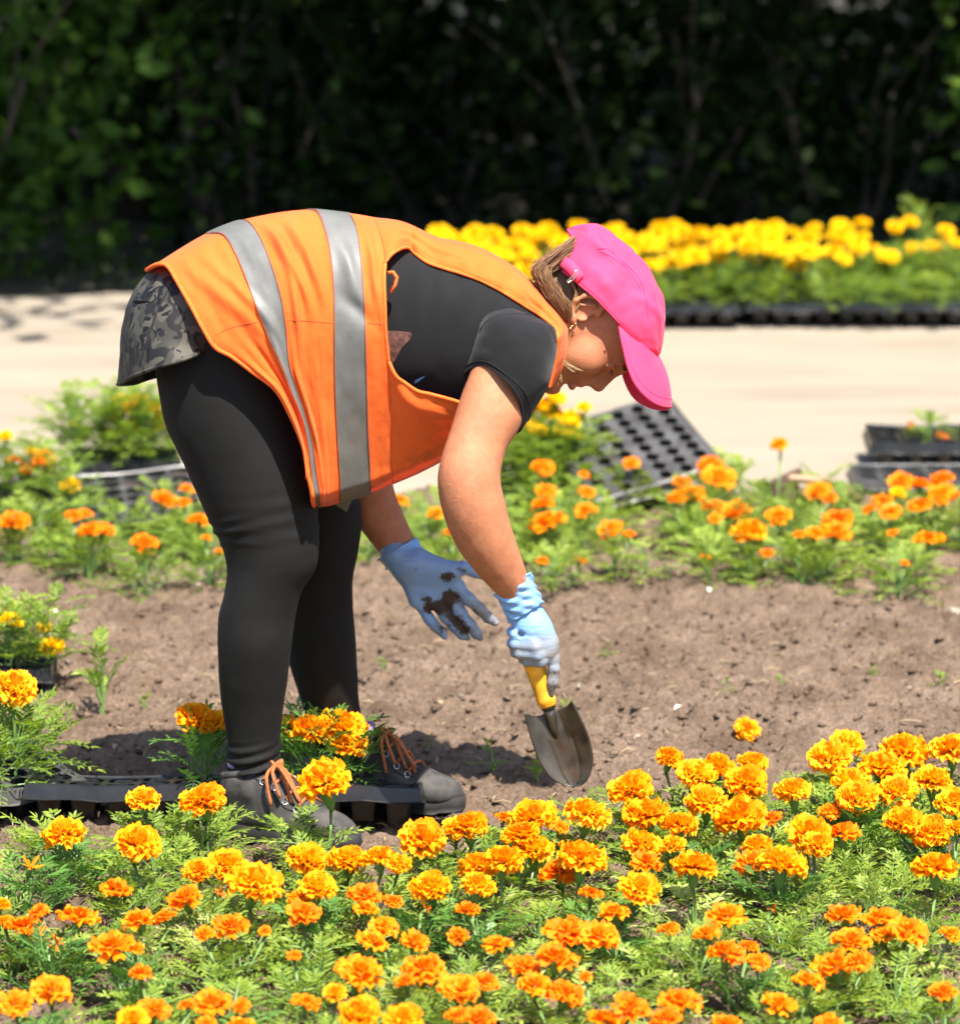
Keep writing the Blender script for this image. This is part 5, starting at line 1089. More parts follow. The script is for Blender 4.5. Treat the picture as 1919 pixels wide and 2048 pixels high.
# ---- body: head, neck, arms and the trunk that joins them, one surface
HK = 1200.0 * px2m(YC)                                  # head units to metres
EX = np.array([1.0, 0, 0])
HF = .358 * EX - .934 * UPC; HU = .934 * EX + .358 * UPC; HS = np.cross(HU, HF); HS = HS if HS.dot(FWD) > 0 else -HS   # forward, up, away from the camera
HO = at(1161, 639, YC)
def hd(x, y, z): return HO + HK * (x * HF + y * HS + z * HU)
HR = np.stack([HF, HS, HU])
def mk_head(h):
    S = SDF(HO - np.array([.15, .14, .22]), HO + np.array([.24, .14, .16]), h)
    def ell(c, r, k=.012, sub=False): S.ell(hd(*c), np.array(r) * HK, HR, k, sub)
    def con(a, b, ra, rb, k=.01, sub=False): S.cone(hd(*a), hd(*b), ra * HK, rb * HK, k, sub)
    ell((.006, 0, .056), (.092, .072, .076)); ell((.042, 0, .048), (.054, .060, .048), .03)
    ell((.042, 0, -.018), (.050, .056, .070), .03)
    ell((-.02, 0, .0), (.06, .060, .06), .03)
    con((-.025, 0, -.01), (-.050, 0, -.10), .046, .046, .03)       # neck
    for s in (-1, 1):
        con((.004, .052 * s, -.028), (.074, .016 * s, -.080), .016, .014, .03)   # jaw
        ell((.064, .036 * s, -.014), (.026, .024, .026), .025)   # cheek
        con((.090, .040 * s, .034), (.098, .012 * s, .033), .007, .008, .014)  # brow
        ell((.100, .030 * s, .016), (.013, .014, .010), .014, True)              # socket
        ell((.0825, .031 * s, .017), (.0125, .0135, .0120), .004)                # lidded eye
        con((.089, .043 * s, .0135), (.0945, .020 * s, .013), .0028, .0028, .004)                  # lower lid
        con((.0915, .0425 * s, .020), (.097, .021 * s, .021), .003, .003, .005)
        ell((.1005, .0105 * s, -.0165), (.0085, .0068, .0072), .005)              # nostril wing
        ell((.1050, .0060 * s, -.0255), (.0045, .0022, .0032), .002, True)
    con((.0985, 0, .026), (.1115, 0, -.010), .0065, .0085, .012); ell((.112, 0, -.0125), (.0085, .0092, .0085), .006)
    ell((.096, 0, -.006), (.013, .0105, .018), .012); ell((.088, 0, -.034), (.014, .026, .016), .016)
    ell((.0965, 0, -.0385), (.0072, .019, .0058), .005); ell((.0955, 0, -.0525), (.0078, .016, .0062), .005)
    con((.103, -.024, -.0452), (.103, .024, -.0452), .0016, .0016, .004, True)
    ell((.081, 0, -.082), (.0155, .020, .0145), .018); ell((.094, 0, -.066), (.006, .012, .004), .008, True)
    for s in (-1, 1):                                            # ears
        rim = [(.006, .0735, .026), (-.004, .0765, .041), (-.020, .083, .036), (-.031, .0875, .018), (-.029, .084, .001), (-.017, .078, -.010), (-.006, .0755, -.018), (.003, .074, -.014)]
        ell((-.012, .0735 * s, .011), (.0155, .0045, .025), .006)
        for a, b in zip(rim[:-1], rim[1:]): con((a[0], a[1] * s, a[2]), (b[0], b[1] * s, b[2]), .0040, .0038, .005)
        ell((-.006, .0775 * s, -.015), (.007, .0036, .0075), .005)
        con((-.010, .0795 * s, .026), (-.020, .081 * s, .006), .0030, .0026, .006)
        ell((-.005, .084 * s, .004), (.0085, .010, .0105), .005, True)
        con((.005, .0735 * s, .004), (.003, .0735 * s, -.004), .0035, .003, .004)
    return S.mesh()
Vh, Fh = mk_head(.0021)
def mk_body(h):
    S = SDF(np.array([-.28, -.26, .38]), np.array([.20, .40, 1.10]), h)
    def arm(secs, k=.02):
        p = []; r = []
        for ax, ay, bx, by, Y in secs:
            a = at(ax, ay, Y); b = at(bx, by, Y); p.append((a + b) / 2); r.append(np.linalg.norm(b - a) / 2)
        q = crom(np.concatenate([np.array(p), np.array(r)[:, None]], 1), np.linspace(0, len(p) - 1, 4 * len(p)))
        for i in range(len(q) - 1): S.cone(q[i, :3], q[i + 1, :3], q[i, 3], q[i + 1, 3], .004)
    arm([(985, 680, 1060, 690, -.03), (962, 712, 1072, 740, -.085), (938, 756, 1056, 800, -.112), (918, 808, 1044, 838, -.132), (899, 872, 1014, 885, -.155), (881, 932, 1000, 934, -.174), (877, 972, 999, 968, -.180), (887, 1022, 1009, 1012, -.178), (908, 1073, 1021, 1058, -.17), (938, 1117, 1035, 1099, -.16), (969, 1151, 1049, 1140, -.148), (1000, 1188, 1060, 1172, -.137), (1022, 1222, 1078, 1208, -.13)])
    arm([(960, 650, 1060, 660, .22), (830, 740, 930, 800, .265), (720, 810, 815, 890, .285), (655, 890, 765, 930, .285), (672, 965, 780, 955, .275), (697, 1014, 792, 1000, .262), (728, 1058, 810, 1042, .25), (762, 1106, 828, 1078, .24), (790, 1145, 850, 1115, .235)])
    S.ell(at(900, 680, YC), (.17, .15, .13), None, .05); S.ell(at(720, 640, YC), (.16, .13, .12), None, .05); S.ell(at(580, 600, YC), (.12, .13, .11), None, .05)
    S.cone(at(1020, 680, YC), hd(-.045, 0, -.06), .06, .044, .03)
    return S.mesh()
Vb, Fb = mk_body(.0036)
body = mesh_obj('body', np.concatenate([Vh, Vb]), np.concatenate([Fh, Fb + len(Vh)]), M['skin']); body['label'] = 'tanned skin of head, neck and bare arms'
q = (np.concatenate([Vh, Vb]) - HO) / HK; lx, ly, lz = q @ HF, q @ HS, q @ HU
lip = np.exp(-((lz + .0455) / .0095)**4) * np.clip((lx - .088) / .006, 0, 1) * np.clip((.023 - np.abs(ly)) / .006, 0, 1)
a_ = body.data.attributes.new('lip', 'FLOAT', 'POINT'); a_.data.foreach_set('value', lip.astype(np.float32)); add(body)
md = body.modifiers.new('smooth', 'SMOOTH'); md.factor = .5; md.iterations = 3
M['dark_hair'] = plain('dark_brow_hair', (.07, .035, .018), .6, var=.3); M['mole'] = plain('mole', (.16, .06, .035), .6)
mb = MB()
for s in (-1, 1):
    mb.tube([hd(.0885, .0445 * s, .0165), hd(.0955, .036 * s, .0155), hd(.0985, .027 * s, .0155), hd(.0965, .019 * s, .016)], [.0007, .0012, .0012, .0006], 5)
    for k in range(9):
        t = k / 8; a = np.array([.092 + .0055 * math.sin(t * 2.6), (.0425 - .022 * t) * s, .0155]); mb.tube([hd(*a), hd(a[0] + .005, a[1] + .002 * s, a[2] - .0015), hd(a[0] + .008, a[1] + .003 * s, a[2] + .0005)], [.0004, .0003, .0001], 3)
sub(mb.build('eyelashes', M['dark_hair']), body)
mb = MB(); rr = random.Random(2)
for s in (-1, 1):
    for k in range(70):
        t = rr.random(); a = (.0965 + .007 * math.sin(t * 2.2), (.046 - .034 * t) * s, .036 + rr.uniform(-.003, .003)); mb.tube([hd(*a), hd(a[0] + .001, a[1] + .006 * s, a[2] + .002)], [.0004, .0002], 3)
sub(mb.build('eyebrows', M['dark_hair']), body)
tH = BVHTree.FromPolygons([tuple(p) for p in Vh], [tuple(int(i) for i in f) for f in Fh])
p = on_surf(tH, 1040 + 840 / 4.969, 430 + 1348 / 4.969, .0)
if p is not None: o = mesh_obj('mole', ICV * .0024, ICF, M['mole']); o.data.transform(Matrix.Translation(p)); sub(o, body)
ep = [on_surf(tH, *z3([c])[0], .003) for c in ((540, 1070), (522, 1090), (505, 1105), (495, 1125))]
mb = MB()
for p in ep:
    if p is not None: mb.add(np.array(p[:]) + ICV * .0024, ICF)
if mb.v: add(mb.build('earring', M['gold']))

# ---- cap
CO = at(1120, 545, YC); ck = px2m(YC); CDv = .759 * EX - .651 * UPC; CN = .651 * EX + .759 * UPC
def cp(d, n, s, roll=0.06): return CO + ck * (d * CDv + (n - roll * s * 1150) * CN) + s * FWD
sil = np.array([(-41, 73), (-30, 95), (-8, 115), (19, 124), (55, 123.5), (106, 118), (147, 108), (175, 97), (201, 78), (222, 52), (238, 26), (249, 4)], float)
dd = np.r_[np.linspace(-41, 0, 16)[:-1], np.linspace(0, 200, 50)[:-1], np.linspace(200, 249, 26)]; hh = np.interp(dd, sil[:, 0], sil[:, 1])
hs = crom(sil[:, 1:2], dd, sil[:, 0])[:, 0]; hh = np.maximum(hs, 2)
Wd = .0865 * np.sqrt(np.clip(1 - np.abs((dd - 112) / 140)**2.3, .02, 1)); 
nb_ = np.interp(dd, [-41, -22, -8, -3, 0, 30, 90, 150, 215, 249], [72, 57, 43, 16, -2, -3, -4, -10, -12, -2])
nth = 72; G = np.zeros((len(dd), nth, 3)); cf = np.zeros((len(dd), nth))
for i, d in enumerate(dd):
    h = hh[i]; n0 = nb_[i]; t0 = math.asin(max(min(n0 / h, .98), -.98)) if n0 > 0 else n0 / max(h, 40)
    th = np.linspace(t0, math.pi - t0, nth)
    n = np.where(np.sin(th) >= 0, h * np.abs(np.sin(th))**.86, np.sin(th) * max(h, 40)); s = -Wd[i] * np.sign(np.cos(th)) * np.abs(np.cos(th))**.9
    for j in range(nth): G[i, j] = cp(d, n[j], s[j])
nrm = grid_normals(G); nrm *= np.sign((nrm * (G - G.mean((0, 1)))).sum(-1).mean()); I_, J_ = np.meshgrid(dd / 250, np.linspace(0, 1, nth), indexing='ij')
fold = .0022 * fbm(I_ * 6, J_ * 7, 1.5, 3)
for q in [(-.05, .22, .55, .20, .0045, .03), (.05, .30, .75, .17, -.0035, .035), (.15, .36, .85, .25, .004, .03), (.55, .15, .95, .30, .003, .03), (.1, .08, .6, .06, .003, .03), (.6, .42, .92, .40, -.003, .03), (.2, .7, .8, .75, .003, .05)]: fold = fold + ridge(I_, J_, *q)
for s0 in (.34, .66): fold = fold + .0016 * np.exp(-((J_ - s0 - .06 * (I_ - .5)) / .012)**2) - .001 * np.exp(-((J_ - s0 - .06 * (I_ - .5)) / .005)**2)
G = G + nrm * (fold * 1.5)[..., None]
cap = mesh_obj('baseball_cap', G, grid_faces(len(dd), nth), M['cap']); md = cap.modifiers.new('thickness', 'SOLIDIFY'); md.thickness = .0025; md.offset = 0; add(cap); cap['label'] = 'bright pink baseball cap'
mb = MB(); mb.tube([tuple(p) for p in G[0]], .0022, 6); mb.tube([tuple(p) for p in G[:, 0]], .0018, 6); mb.tube([tuple(p) for p in G[:, -1]], .0018, 6); sub(mb.build('edge_binding', M['cap']), cap)
tC = BVHTree.FromPolygons([tuple(p) for p in G.reshape(-1, 3)], [tuple(int(i) for i in f) for f in grid_faces(len(dd), nth)])
M['pink_thread'] = plain('pink_thread', (.75, .03, .16), .8)
seam('panel_seam', tC, z3([(770, 335), (860, 340), (960, 420), (1080, 520), (1170, 620), (1220, 730), (1250, 860), (1260, 1000)]), M['pink_thread'], cap, .0010, .0016)
seam('panel_seam', tC, z3([(790, 360), (900, 410), (1000, 490), (1110, 600), (1180, 720), (1205, 780)]), M['pink_thread'], cap, .0008, .0016)
seam('edge_stitching', tC, z3([(520, 180), (525, 280), (545, 390)]), M['pink_thread'], cap, .0007, .0016)
# strap and buckle at the back
ib = int(np.argmin(np.abs(dd - 2))); st = [cp(40, 6, -.081), cp(12, 12, -.072), cp(-4, 12, -.058), cp(-16, 14, -.03), cp(-20, 14, 0), cp(-16, 14, .03), cp(0, 12, .062), cp(30, 8, .078)]
Q = crom(np.array(st), np.linspace(0, 7, 40)); V = np.concatenate([Q - CN * .010, Q + CN * .010]); sub_ = mesh_obj('strap', V, [(i, i + 1, 41 + i, 40 + i) for i in range(39)], M['cap']); md = sub_.modifiers.new('thickness', 'SOLIDIFY'); md.thickness = .003; sub(sub_, cap)
bk = [Vector(at(c[0], c[1], YC - .0905)) for c in z3([(540, 545), (568, 555), (565, 590), (520, 645), (475, 675), (465, 655), (530, 600), (548, 565)])]; bk = [p for p in bk if p is not None]
if len(bk) > 3: mb = MB(); mb.tube(bk + bk[:1], .0014, 6); sub(mb.build('buckle', M['metal']), cap)
# peak
out = np.array([(152, -11, -.0785), (183, -37, -.089), (226, -68, -.090), (260, -82, -.082), (297, -82, -.062), (322, -71, -.034), (335, -58, 0), (327, -68, .034), (306, -78, .060), (272, -82, .080), (236, -68, .088), (190, -37, .088), (152, -11, .0785)], float)
inn = np.array([(150, -9, -.078), (185, -12, -.070), (213, -12, -.060), (230, -9, -.047), (240, -5, -.033), (246, -1, -.016), (248, 2, 0), (246, -1, .016), (240, -5, .033), (230, -9, .047), (213, -12, .060), (185, -12, .070), (150, -9, .078)], float)
nq = 60; O2 = crom(out, np.linspace(0, 12, nq)); I2 = crom(inn, np.linspace(0, 12, nq)); np_ = 16; G2 = np.zeros((nq, np_, 3))
for i in range(nq):
    for j in range(np_):
        t = j / (np_ - 1); c = I2[i] * (1 - t) + O2[i] * t; bul = 7 * math.sin(math.pi * t) * (1 - abs(c[2]) / .12); G2[i, j] = cp(c[0] + bul * .5, c[1] + bul, c[2])
pk = mesh_obj('peak', G2, grid_faces(nq, np_), M['cap']); md = pk.modifiers.new('thickness', 'SOLIDIFY'); md.thickness = .004; md.offset = 0; bv = pk.modifiers.new('round', 'BEVEL'); bv.width = .001; sub(pk, cap)
for jj in (13,):
    nn_ = grid_normals(G2); nn_ = nn_ * np.sign((nn_ @ CN).mean()); mb = MB(); mb.tube([tuple(p) for p in (G2 + nn_ * .0022)[3:-3, jj]], .0006, 4, False); sub(mb.build('peak_stitching', M['pink_thread']), pk)
mb = MB(); mb.tube([tuple(p) for p in (G2[:, 0] + CN * .001)], .0022, 6); sub(mb.build('peak_seam', M['pink_thread']), pk)
mb = MB(); mb.tube([tuple(p) for p in G2[:, -1]], .0026, 6); sub(mb.build('peak_edge', M['cap']), pk)

# ---- hair
mb = MB(); rr = random.Random(9); HB = MB()
def strand(pts, r, n=14): q = crom(np.array(pts), np.linspace(0, len(pts) - 1, n)); mb.tube([tuple(p) for p in q], [r] * (n - 2) + [r * .7, r * .25], 3, False)
for k in range(2000):
    u = rr.random(); w = rr.random(); s = rr.uniform(-1, 1)
    y0 = YC - .035 * s - .008; y1 = YC - .06 - .022 * rr.random() - .012 * (1 - w)
    a = (1146 - 8 * u, 476 + 52 * u); b = (1108 - 14 * u + rr.uniform(-4, 4), 506 + 48 * u); c = (1072 + 34 * u + rr.uniform(-10, 10), 535 + 42 * u + rr.uniform(-4, 4)); e = (1092 + 40 * u + rr.uniform(-6, 6), 582 + 24 * u); f = (1122 + 22 * u + rr.uniform(-6, 5), 622 + 18 * u + rr.uniform(-9, 9))
    pts = [at(*a, y0), at(*b, y0 - .02), at(*c, (y0 + y1) / 2 - .025), at(*e, y1), at(*f, y1 + .006)]
    strand([p + np.array([rr.gauss(0, .0025), rr.gauss(0, .002), rr.gauss(0, .0025)]) for p in pts], rr.uniform(.0003, .0007), 11)
for k in range(170):   # swept back under the cap edge by the ear
    u = rr.random(); a = (1150 + 8 * u, 583 + 20 * u); strand([at(1140 + 6 * rr.random(), 560 + 8 * u, YC - .068), at(*a, YC - .079), at(1143 + 9 * u + rr.uniform(-3, 3), 606 + 12 * u, YC - .080), at(1127 + 14 * u, 634 + rr.uniform(-6, 10), YC - .078)], rr.uniform(.0005, .0009))
for k in range(10):   # fine loose hairs
    c = z3([(rr.uniform(0, 420), rr.uniform(330, 560))])[0]; a = rr.uniform(-2.6, -.2); L = rr.uniform(12, 34); strand([at(c[0], c[1], YC - .05), at(c[0] + .5 * L * math.cos(a), c[1] + .5 * L * math.sin(a), YC - .06), at(c[0] + L * math.cos(a + .6), c[1] + L * math.sin(a + .6), YC - .06)], .0004, 8)
main_ = mb; mb = MB()
for pts in ([(425, 1420), (460, 1465), (530, 1510), (620, 1552)], [(420, 1430), (450, 1490), (500, 1535), (540, 1562)], [(425, 1440), (470, 1480), (560, 1530), (610, 1545)], [(400, 1500), (395, 1560), (405, 1620), (410, 1660)], [(410, 1480), (400, 1560), (395, 1600), (400, 1645)], [(420, 1430), (440, 1480), (480, 1520), (520, 1560)], [(385, 1500), (380, 1560), (390, 1600), (398, 1640)]):
    for k in range(4): strand([at(*c, YC - .084 - .002 * rr.random()) for c in z3([(x + rr.uniform(-9, 9), y + rr.uniform(-9, 9)) for x, y in pts])], .0005)
loose_ = mb; mb = main_
HS_ = SDF(at(1060, 660, YC) - .07, at(1150, 460, YC) + .07, .003); kk = px2m(YC)
for a, b, ra, rb in (((1142, 505, .0), (1112, 535, -.01), 24, 30), ((1112, 535, -.01), (1108, 570, -.025), 30, 28), ((1108, 570, -.025), (1124, 612, -.045), 26, 18), ((1138, 545, -.02), (1140, 595, -.05), 24, 16)): HS_.cone(at(a[0], a[1], YC + a[2]), at(b[0], b[1], YC + b[2]), ra * kk, rb * kk, .01)
hv, hf_ = HS_.mesh(); mb.add(hv, hf_)
hair = add(mb.build('hair', M['hair'])); hair['label'] = 'light brown hair pulled through the back of the cap'

sub(loose_.build('loose_hair', M['hair_lit_tone']), hair)

# ---- gloves
def glove(name, lo, hi, h, fill, label, mat, dirt, grime):
    S = SDF(lo, hi, h); fill(S); V, F = S.mesh()
    o = mesh_obj(name, V, F, mat)
    for nm, fn in (('dirt', dirt), ('grime', grime)): a = o.data.attributes.new(nm, 'FLOAT', 'POINT'); a.data.foreach_set('value', fn(V).astype(np.float32))
    md = o.modifiers.new('smooth', 'SMOOTH'); md.factor = .5; md.iterations = 2
    add(o); o['label'] = label; return o, V, F
def pxof(V):
    d = V - CAM; z = d @ FWD; return W / 2 + FPX * d[:, 0] / z, H / 2 - FPX * (d @ UPC) / z
YF = .215; kF = px2m(YF)
def hp(x, y, dy=0.0): q = zH([(x, y)])[0]; return at(q[0], q[1], YF + dy)
def far_hand(S):
    r = lambda z: z / 4.234 * kF
    S.cone(hp(225, 240, .012), hp(300, 330, .008), r(140), r(140), .01)
    for a, b, ra, rb in [((300, 330, .008), (380, 640, 0), 125, 78), ((320, 330, .008), (520, 640, 0), 130, 88), ((340, 330, .008), (640, 590, 0), 130, 88), ((380, 340, .006), (740, 520, 0), 110, 80)]: 
        A, B = hp(*a), hp(*b); S.cone(A, B, r(ra) * .72, r(rb) * .75, .018)
    S.cone(hp(420, 330, 0), hp(690, 390, -.008), r(115), r(80), .02)      # ball of the thumb
    def fing(pts, rs, dys): 
        q = [hp(x, y, d) for (x, y), d in zip(pts, dys)]; S.chain(q, [r(v) * .92 for v in rs], .007)
    fing([(690, 375), (790, 360), (880, 395), (985, 440)], [70, 55, 48, 38], [-.004, -.008, -.008, -.004])
    fing([(745, 540), (830, 625), (930, 715), (1000, 785), (1055, 825)], [66, 56, 50, 46, 36], [0, -.006, -.008, -.005, 0])
    fing([(660, 620), (760, 745), (850, 850), (900, 920), (932, 955)], [66, 56, 50, 46, 30], [0, -.008, -.01, -.006, 0])
    fing([(560, 660), (645, 785), (725, 870), (775, 925), (820, 955)], [62, 52, 47, 42, 30], [0, -.006, -.008, -.004, .004])
    fing([(430, 680), (500, 800), (555, 865), (605, 905), (630, 950)], [56, 46, 40, 36, 26], [0, -.003, -.006, -.008, -.012])
def far_dirt(V):
    x, y = pxof(V); x = (x - 740) * 4.234; y = (y - 1050) * 4.234
    g = lambda cx, cy, rx, ry, a=0.0: np.exp(-(((x - cx) * math.cos(a) + (y - cy) * math.sin(a)) / rx)**2 - ((-(x - cx) * math.sin(a) + (y - cy) * math.cos(a)) / ry)**2)
    front = np.clip((YF + .012 - V[:, 1]) / .012, 0, 1)
    return front * (.66 * g(645, 440, 80, 55) + .72 * g(680, 590, 80, 55) + .80 * g(560, 690, 150, 60, -.25) + .6 * g(700, 800, 120, 70, .8) + .45 * g(600, 890, 90, 50, .8) + .45 * g(800, 900, 80, 60, .8) + .45 * g(380, 390, 50, 40) + .4 * g(470, 620, 60, 40) + .4 * g(780, 380, 70, 40) + .3 * g(880, 730, 120, 80))
def far_grime(V):
    x, y = pxof(V); x = (x - 740) * 4.234; y = (y - 1050) * 4.234; return np.clip(.4 + .7 * np.clip((x + y - 1250) / 300, 0, 1), 0, 1)
lo = np.minimum(hp(60, 80), hp(1120, 1000)) - .04; hi = np.maximum(hp(60, 80), hp(1120, 1000)) + .04
gF, gV, gFc = glove('glove', lo, hi, .0014, far_hand, 'blue rubber glove smeared with soil on the open hand', M['glove'], far_dirt, far_grime)
def cuff(parent, A, B, Y, dt, L, mat, sx, sy, flare=0.0):
    """thin flared sleeve of the glove with a rolled edge"""
    secs = [(A[0] + sx * L, A[1] + sy * L, B[0] + sx * L, B[1] + sy * L, Y, dt * .9), (A[0] + sx * L * .5, A[1] + sy * L * .5, B[0] + sx * L * .5, B[1] + sy * L * .5, Y, dt * .96), (A[0], A[1], B[0], B[1], Y, dt * (1 + flare))]
    def dsp(t, th, P): T, TH = np.meshgrid(t, th, indexing='ij'); return .0022 * np.sin(TH * 4 + 7 * T + 1) * T + .0014 * np.sin(TH * 9 + 20 * T) + .0012 * np.sin(P[..., 2] * 420 + 3 * np.sin(TH * 2))
    P = loft(secs, 24, 56, dsp); o = mesh_obj('cuff', P, grid_faces(24, 56, True), mat); md = o.modifiers.new('thickness', 'SOLIDIFY'); md.thickness = .0008; sub(o, parent)
    mb = MB(); mb.tube([tuple(p) for p in np.vstack([P[-1], P[-1][:1]])], .0016, 6, False); sub(mb.build('rolled_edge', mat), o)
cuff(gF, zH([(82, 285)])[0], zH([(392, 112)])[0], .238, .038, 26, M['glove'], .55, .85)

YN = -.13; kN = px2m(YN)
def np3(x, y, dy=0.0): q = zH([(x, y)])[0]; return at(q[0], q[1], YN + dy)
def near_hand(S):
    r = lambda z: z / 4.234 * kN
    S.chain([np3(1262, 590), np3(1320, 740), np3(1375, 850, -.004)], [r(118), r(122), r(128)], .01)
    S.cone(np3(1350, 830, .004), np3(1520, 985, -.006), r(120), r(70), .018); S.cone(np3(1360, 860, -.006), np3(1470, 1030, -.012), r(125), r(85), .018)
    S.cone(np3(1420, 900, -.006), np3(1500, 1080, -.014), r(100), r(72), .016)
    def fing(pts, rs): S.chain([np3(*p) for p in pts], [r(v) for v in rs], .0045)
    fing([(1470, 950, -.016), (1380, 985, -.026), (1235, 935, -.020), (1200, 905, .002), (1235, 900, .022)], [52, 54, 46, 42, 38])
    fing([(1530, 1000, -.012), (1400, 1035, -.030), (1235, 1010, -.020), (1205, 1000, .004), (1260, 1000, .024)], [56, 56, 50, 46, 40])
    fing([(1540, 1060, -.010), (1420, 1100, -.030), (1265, 1085, -.020), (1232, 1075, .004), (1290, 1070, .024)], [56, 56, 50, 46, 40])
    fing([(1535, 1110, -.006), (1440, 1155, -.026), (1330, 1150, -.018), (1300, 1135, .004), (1350, 1130, .024)], [54, 50, 46, 42, 38])
    fing([(1530, 1030, -.004), (1552, 1130, -.012), (1556, 1220, -.014), (1545, 1330, -.014), (1528, 1435, -.010)], [58, 50, 48, 44, 28])
    S.ell(np3(1275, 925, -.028), (r(30), .012, r(26)), None, .004, True)
def n_dirt(V):
    x, y = pxof(V); x = (x - 740) * 4.234; y = (y - 1050) * 4.234; return .55 * np.clip((y - 1180) / 60, 0, 1) * np.clip((x - 1440) / 40, 0, 1) + .25 * np.exp(-((x - 1200) / 60)**2 - ((y - 1090) / 50)**2)
def n_grime(V):
    x, y = pxof(V); x = (x - 740) * 4.234; y = (y - 1050) * 4.234; return np.clip((y - 900 + .35 * (x - 1350)) / 110, 0, 1) * 1.1
lo = np.minimum(np3(1100, 480), np3(1650, 1480)) - .05; hi = np.maximum(np3(1100, 480), np3(1650, 1480)) + .05
gN, _, _ = glove('glove', lo, hi, .0014, near_hand, 'blue rubber glove grey with grime gripping the trowel', M['glove_grey'], n_dirt, n_grime)
cuff(gN, zH([(1066, 582)])[0], zH([(1352, 408)])[0], -.132, .036, 66, M['glove_grey'], .42, .9, .06)

# ---- trowel
tr0 = at(1115, 1560, YN); trowel = empty('hand_trowel', (tr0[0], tr0[1], tr0[2])); tag(trowel, 'dark steel hand trowel with yellow handle held in the gloved fist', 'trowel')
M['yellow_wood'] = plain('worn_yellow_paint', (.70, .34, .02), .42, var=.4, scale=34, bs=.2, bd=.001); M['steel'] = plain('stained_steel', (.075, .065, .052), .38, .75, var=.55, scale=26, bs=.25, bd=.001, bscale=90)
def tadd(o): o.parent = trowel; o.location = -Vector(trowel.location); return o
hx = lambda px, py, dy=0.0: at(px, py, YN + dy)
hpts = [(1036, 1240, 15), (1040, 1250, 20), (1052, 1285, 22), (1070, 1334, 21.5), (1080, 1365, 19.5), (1087, 1386, 19), (1092, 1400, 20), (1096, 1412, 16)]
mb = MB(); q = crom(np.array(hpts, float), np.linspace(0, len(hpts) - 1, 36)); mb.tube([tuple(hx(a, b)) for a, b, c in q], [c * kN for a, b, c in q], 20); tadd(mb.build('handle', M['yellow_wood']))
mb = MB(); mb.tube([tuple(hx(1094, 1408)), tuple(hx(1097.5, 1418))], [15.5 * kN, 14 * kN], 18); tadd(mb.build('ferrule', M['steel']))
zt = lambda L: [(650 + x / 2.967, 950 + y / 2.967) for x, y in L]
le = resample(zt([(1175, 1410), (1200, 1500), (1230, 1600), (1265, 1690), (1330, 1790), (1400, 1835), (1470, 1858)]), 40); re_ = resample(zt([(1465, 1335), (1510, 1420), (1560, 1540), (1590, 1660), (1580, 1760), (1540, 1830), (1470, 1858)]), 40)
na = 33; G = np.zeros((40, na, 3)); 
notch = np.interp(np.linspace(-1, 1, na), [-1, -.75, -.45, -.22, -.12, .12, .22, .45, .75, 1], [0, 10, 15, 12, -2, -2, 10, 12, 9, 0])
for i in range(40):
    for j in range(na):
        s = 2 * j / (na - 1) - 1; p = le[i] * (1 - (s + 1) / 2) + re_[i] * (s + 1) / 2; f = i / 39
        p = p + np.array([.32, .95]) * notch[j] * max(0, 1 - f / .28)**1.5
        dep = .022 * (1 - s * s) * (1 - .55 * f) - .012 * max(0, 1 - abs(s) / .25) * max(0, 1 - f / .5); G[i, j] = at(p[0], p[1], YN - .012 + dep)
        G[i, j, 1] += .0022 * (math.exp(-((abs(s) - .42) / .05)**2) * (1 if .35 < f < .9 else 0))
bl = mesh_obj('blade', G, grid_faces(40, na), M['steel']); md = bl.modifiers.new('thickness', 'SOLIDIFY'); md.thickness = .0022; tadd(bl)
mb = MB(); mb.tube([tuple(hx(1096, 1414)), tuple(hx(1100, 1432, .002)), tuple(hx(1106, 1455, .004)), tuple(hx(1116, 1490, .008))], [11 * kN, 11.5 * kN, 10.5 * kN, 3 * kN], 12); tadd(mb.build('shank', M['steel']))

